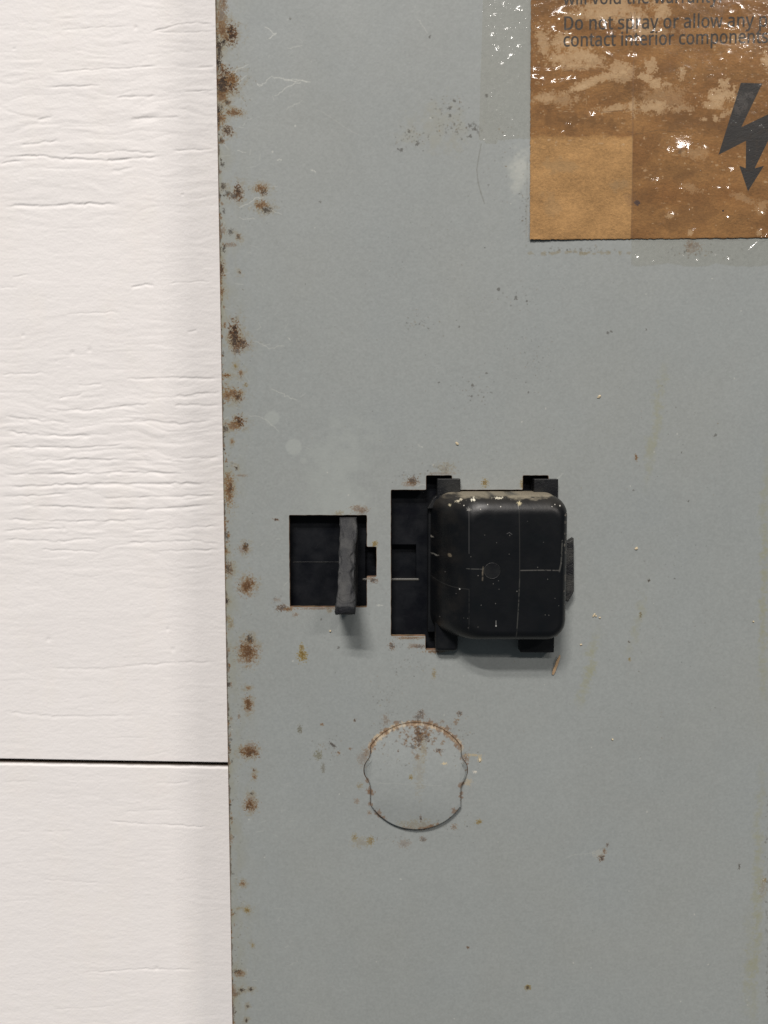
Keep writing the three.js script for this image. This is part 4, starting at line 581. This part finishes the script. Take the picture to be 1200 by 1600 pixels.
{
  const e1 = [P(754.5, 0), P(748, 222)], l1 = y => mix(e1[1][0], e1[0][0], (y - e1[1][1]) / (e1[0][1] - e1[1][1]));
  const by1 = P(850, 218)[1], bx = P(778, 220)[0], bl = P(752, 220)[0], rag = x => by1 + (x < bx && x > bl - 1 ? -0.9 * MM * ss(bl + 0.5 * MM, bl + 1.2 * MM, x) * ss(bx + 0.2 * MM, bx - 0.4 * MM, x) : 0) + 0.45 * MM * fbm(x / MM / 1.4, 2, 3);
  const top = P(800, -64)[1];
  tape('clear_tape', 'clear wrinkled tape strip reaching left off the label onto bare grey steel', l1, () => P(993, 100)[0], top, rag, 250, 290, 0, 1, 1.0, [
    [886, 24, 8, 6], [866, 27, 3, 3], [873, 35, 4, 3], [869, 51, 5, 4, 0.5], [884, 55, 5, 3], [900, 26, 3, 3], [845, 47, 3, 2], [940, 40, 3, 7, -0.4], [950, 57, 3, 5], [986, 44, 3, 10], [981, 66, 3, 3], [938, 78, 12, 2.2, 0.6, 0.34], [985, 90, 3, 3], [843, 112, 7, 2.4, 0.1], [862, 113, 5, 2.5], [875, 109, 4, 2, -0.3], [839, 126, 6, 5], [847, 136, 6, 3, -0.5], [872, 131, 11, 3, -0.15], [893, 125, 3, 3], [923, 184, 3.4, 5], [920, 198, 2.6, 5], [885, 198, 3, 4, 0.4], [918, 209, 2, 2], [880, 208, 2.4, 2],
    [788, 13, 4, 8, -0.3], [812, 17, 5, 5], [774, 25, 3, 3], [770, 57, 4, 4], [792, 48, 4, 3], [800, 62, 3, 4], [811, 75, 4, 4], [797, 92, 4, 7, 0.5], [810, 84, 2.5, 6], [785, 102, 5, 3], [806, 106, 2, 4], [811, 124, 4, 8], [778, 80, 4, 3], [800, 190, 3, 4], [777, 174, 3, 3], [750, 193, 1.6, 3], [749, 210, 1.6, 4], [758, 221, 4, 4], [774, 224, 3, 5], [802, 215, 3, 3], [813, 214, 3, 4], [788, 214, 4, 2]]).name = 'clear_tape';
  const e2 = [P(991.5, 0), P(986, 418)], l2 = y => mix(e2[1][0], e2[0][0], (y - e2[1][1]) / (e2[0][1] - e2[1][1]));
  const by2 = P(1080, 414)[1], sc = x => by2 + 0.75 * MM * (Math.abs(Math.sin((x - e2[1][0]) / MM / 4.1 + 1.3 + 0.4 * noise(x * 300, 1))) - 0.6) * ss(0, 2 * MM, x - e2[1][0]) * -1 + 0.18 * MM * fbm(x / MM / 0.7, 9, 3);
  tape('clear_tape_001', 'clear crinkled tape strip over the bolt symbol, its scalloped end hanging below the label', l2, () => P(1262, 100)[0], top, sc, 270, 420, 0.07, 2, 0.9, [
    [995, 45, 2.4, 10], [988, 90, 3, 3], [995, 66, 3, 3], [1150, 17, 4, 4], [1145, 24, 5, 5], [1127, 46, 4, 3], [1135, 47, 3, 2.6], [1142, 49, 2, 2], [1149, 47, 2, 2.4], [1026, 52, 4, 3.4], [1055, 243, 13, 13, 0, 0.2], [1074, 242, 3, 9, 0, 0.3], [1071, 252, 3, 5, 0.4], [1045, 240, 3, 4], [1043, 249, 3, 3], [1050, 258, 4, 3], [1063, 260, 4, 2], [1098, 236, 4, 4], [1022, 285, 5, 4], [1017, 293, 3, 3], [1025, 297, 3, 2], [1140, 270, 4, 4], [1075, 331, 2.4, 2.4], [1046, 338, 7, 4], [1028, 361, 3, 5], [1034, 352, 4, 2.6, -0.5], [1079, 365, 7, 4, -0.4], [1059, 297, 4, 2], [1120, 296, 4, 2], [1135, 296, 3, 2],
    [993, 407, 5, 5], [1016, 411, 6, 3], [1066, 402, 4, 2], [1087, 409, 5, 2.6], [1115, 402, 6, 3, -0.3], [1137, 408, 3.4, 3.4], [1112, 412, 3, 2], [1178, 385, 20, 2, -0.75, 0.5], [1190, 374, 5, 3, -0.6], [1185, 364, 6, 3, -0.6], [1135, 342, 3, 2], [1190, 337, 5, 3, 0.5]]);
}

// ---------------------------------------------------------------- splinter and stray flecks on the enamel
{
  const s = thing('wood_splinter', 'thin tan wood splinter stuck upright below the cover lower right corner', 'splinter');
  const a = P(874, 1023, 0.5 * MM), b = P(863.5, 1054, 0.4 * MM), A = new THREE.Vector3(a[0], a[1], 1.1 * MM), B = new THREE.Vector3(b[0], b[1], 0.32 * MM), L = A.distanceTo(B);
  const g = new THREE.BoxGeometry(0.72 * MM, L, 0.36 * MM, 3, 24, 2), p = g.attributes.position;
  for (let i = 0; i < p.count; i++) { const t = p.getY(i) / L + 0.5, w = 0.75 + 0.25 * noise(t * 9, 3) - 0.25 * ss(0.85, 1, t); p.setX(i, p.getX(i) * w + 0.05 * MM * noise(t * 6, 1)); p.setZ(i, p.getZ(i) * w + 0.04 * MM * noise(t * 8, 5)); }
  g.computeVertexNormals();
  const m = mesh('sliver', g, new THREE.MeshStandardMaterial({ color: new THREE.Color().setRGB(0.46, 0.31, 0.18), roughness: 0.8 }), s);
  m.position.copy(A.clone().add(B).multiplyScalar(0.5)); m.quaternion.setFromUnitVectors(new THREE.Vector3(0, 1, 0), A.clone().sub(B).normalize());
  const flecks = [[714, 693, 3, 4, .9], [936, 620, 4.2, 2.6, .5], [994, 857, 3, 3.4, -.6], [928, 961, 2.2, 4.6, -.6], [937, 965, 2.4, 1.8, 0], [908, 1007, 2.4, 2, .3], [697, 1191, 4, 2.4, .1], [931, 962, 2, 2, 0], [750, 1188, 2.4, 4, .2], [957, 1155, 2.2, 2, 0], [516, 986, 2, 2, 0], [1177, 971, 1.8, 1.6, 0]];
  const where = ['tiny tan fleck just above the black cover near its upper left clip', 'pale slanted fleck well above and right of the black cover', 'pale fleck on bare grey steel far right, level with the cover top', 'longest slanted tan fleck right of the black cover lower corner', 'tiny tan fleck right beside the longest slanted fleck', 'small tan fleck right of the wood splinter', 'pale fleck lying inside the round knockout', 'tiny fleck touching the longest slanted fleck from above', 'pale fleck just right of the round knockout shoulder', 'tiny fleck on bare steel between the knockout and the right edge', 'tiny pale fleck below the left opening beside the lever shadow', 'tiny pale fleck near the right edge level with the cover bottom'];
  const fm = new THREE.MeshStandardMaterial({ color: new THREE.Color().setRGB(0.60, 0.50, 0.34), roughness: 0.8 });
  flecks.forEach(([x, y, rx, ry, ang], i) => {
    const g2 = new THREE.IcosahedronGeometry(1, 2), q = g2.attributes.position;
    for (let k = 0; k < q.count; k++) { const n = 1 + 0.35 * noise(q.getX(k) * 1.7 + i * 5, q.getY(k) * 1.7 + q.getZ(k)); q.setXYZ(k, q.getX(k) * n * rx * PX * 0.7, q.getY(k) * n * ry * PX * 0.7, q.getZ(k) * n * 0.22 * MM); }
    g2.computeVertexNormals();
    const t = mesh(i ? `debris_fleck_${String(i).padStart(3, '0')}` : 'debris_fleck', g2, fm);
    t.position.set(...P(x, y), 0.12 * MM); t.rotation.z = ang; t.userData = { label: where[i], category: 'fleck', group: 'pale flecks on the grey panel' };
  });
}
renderer.render(scene, camera);
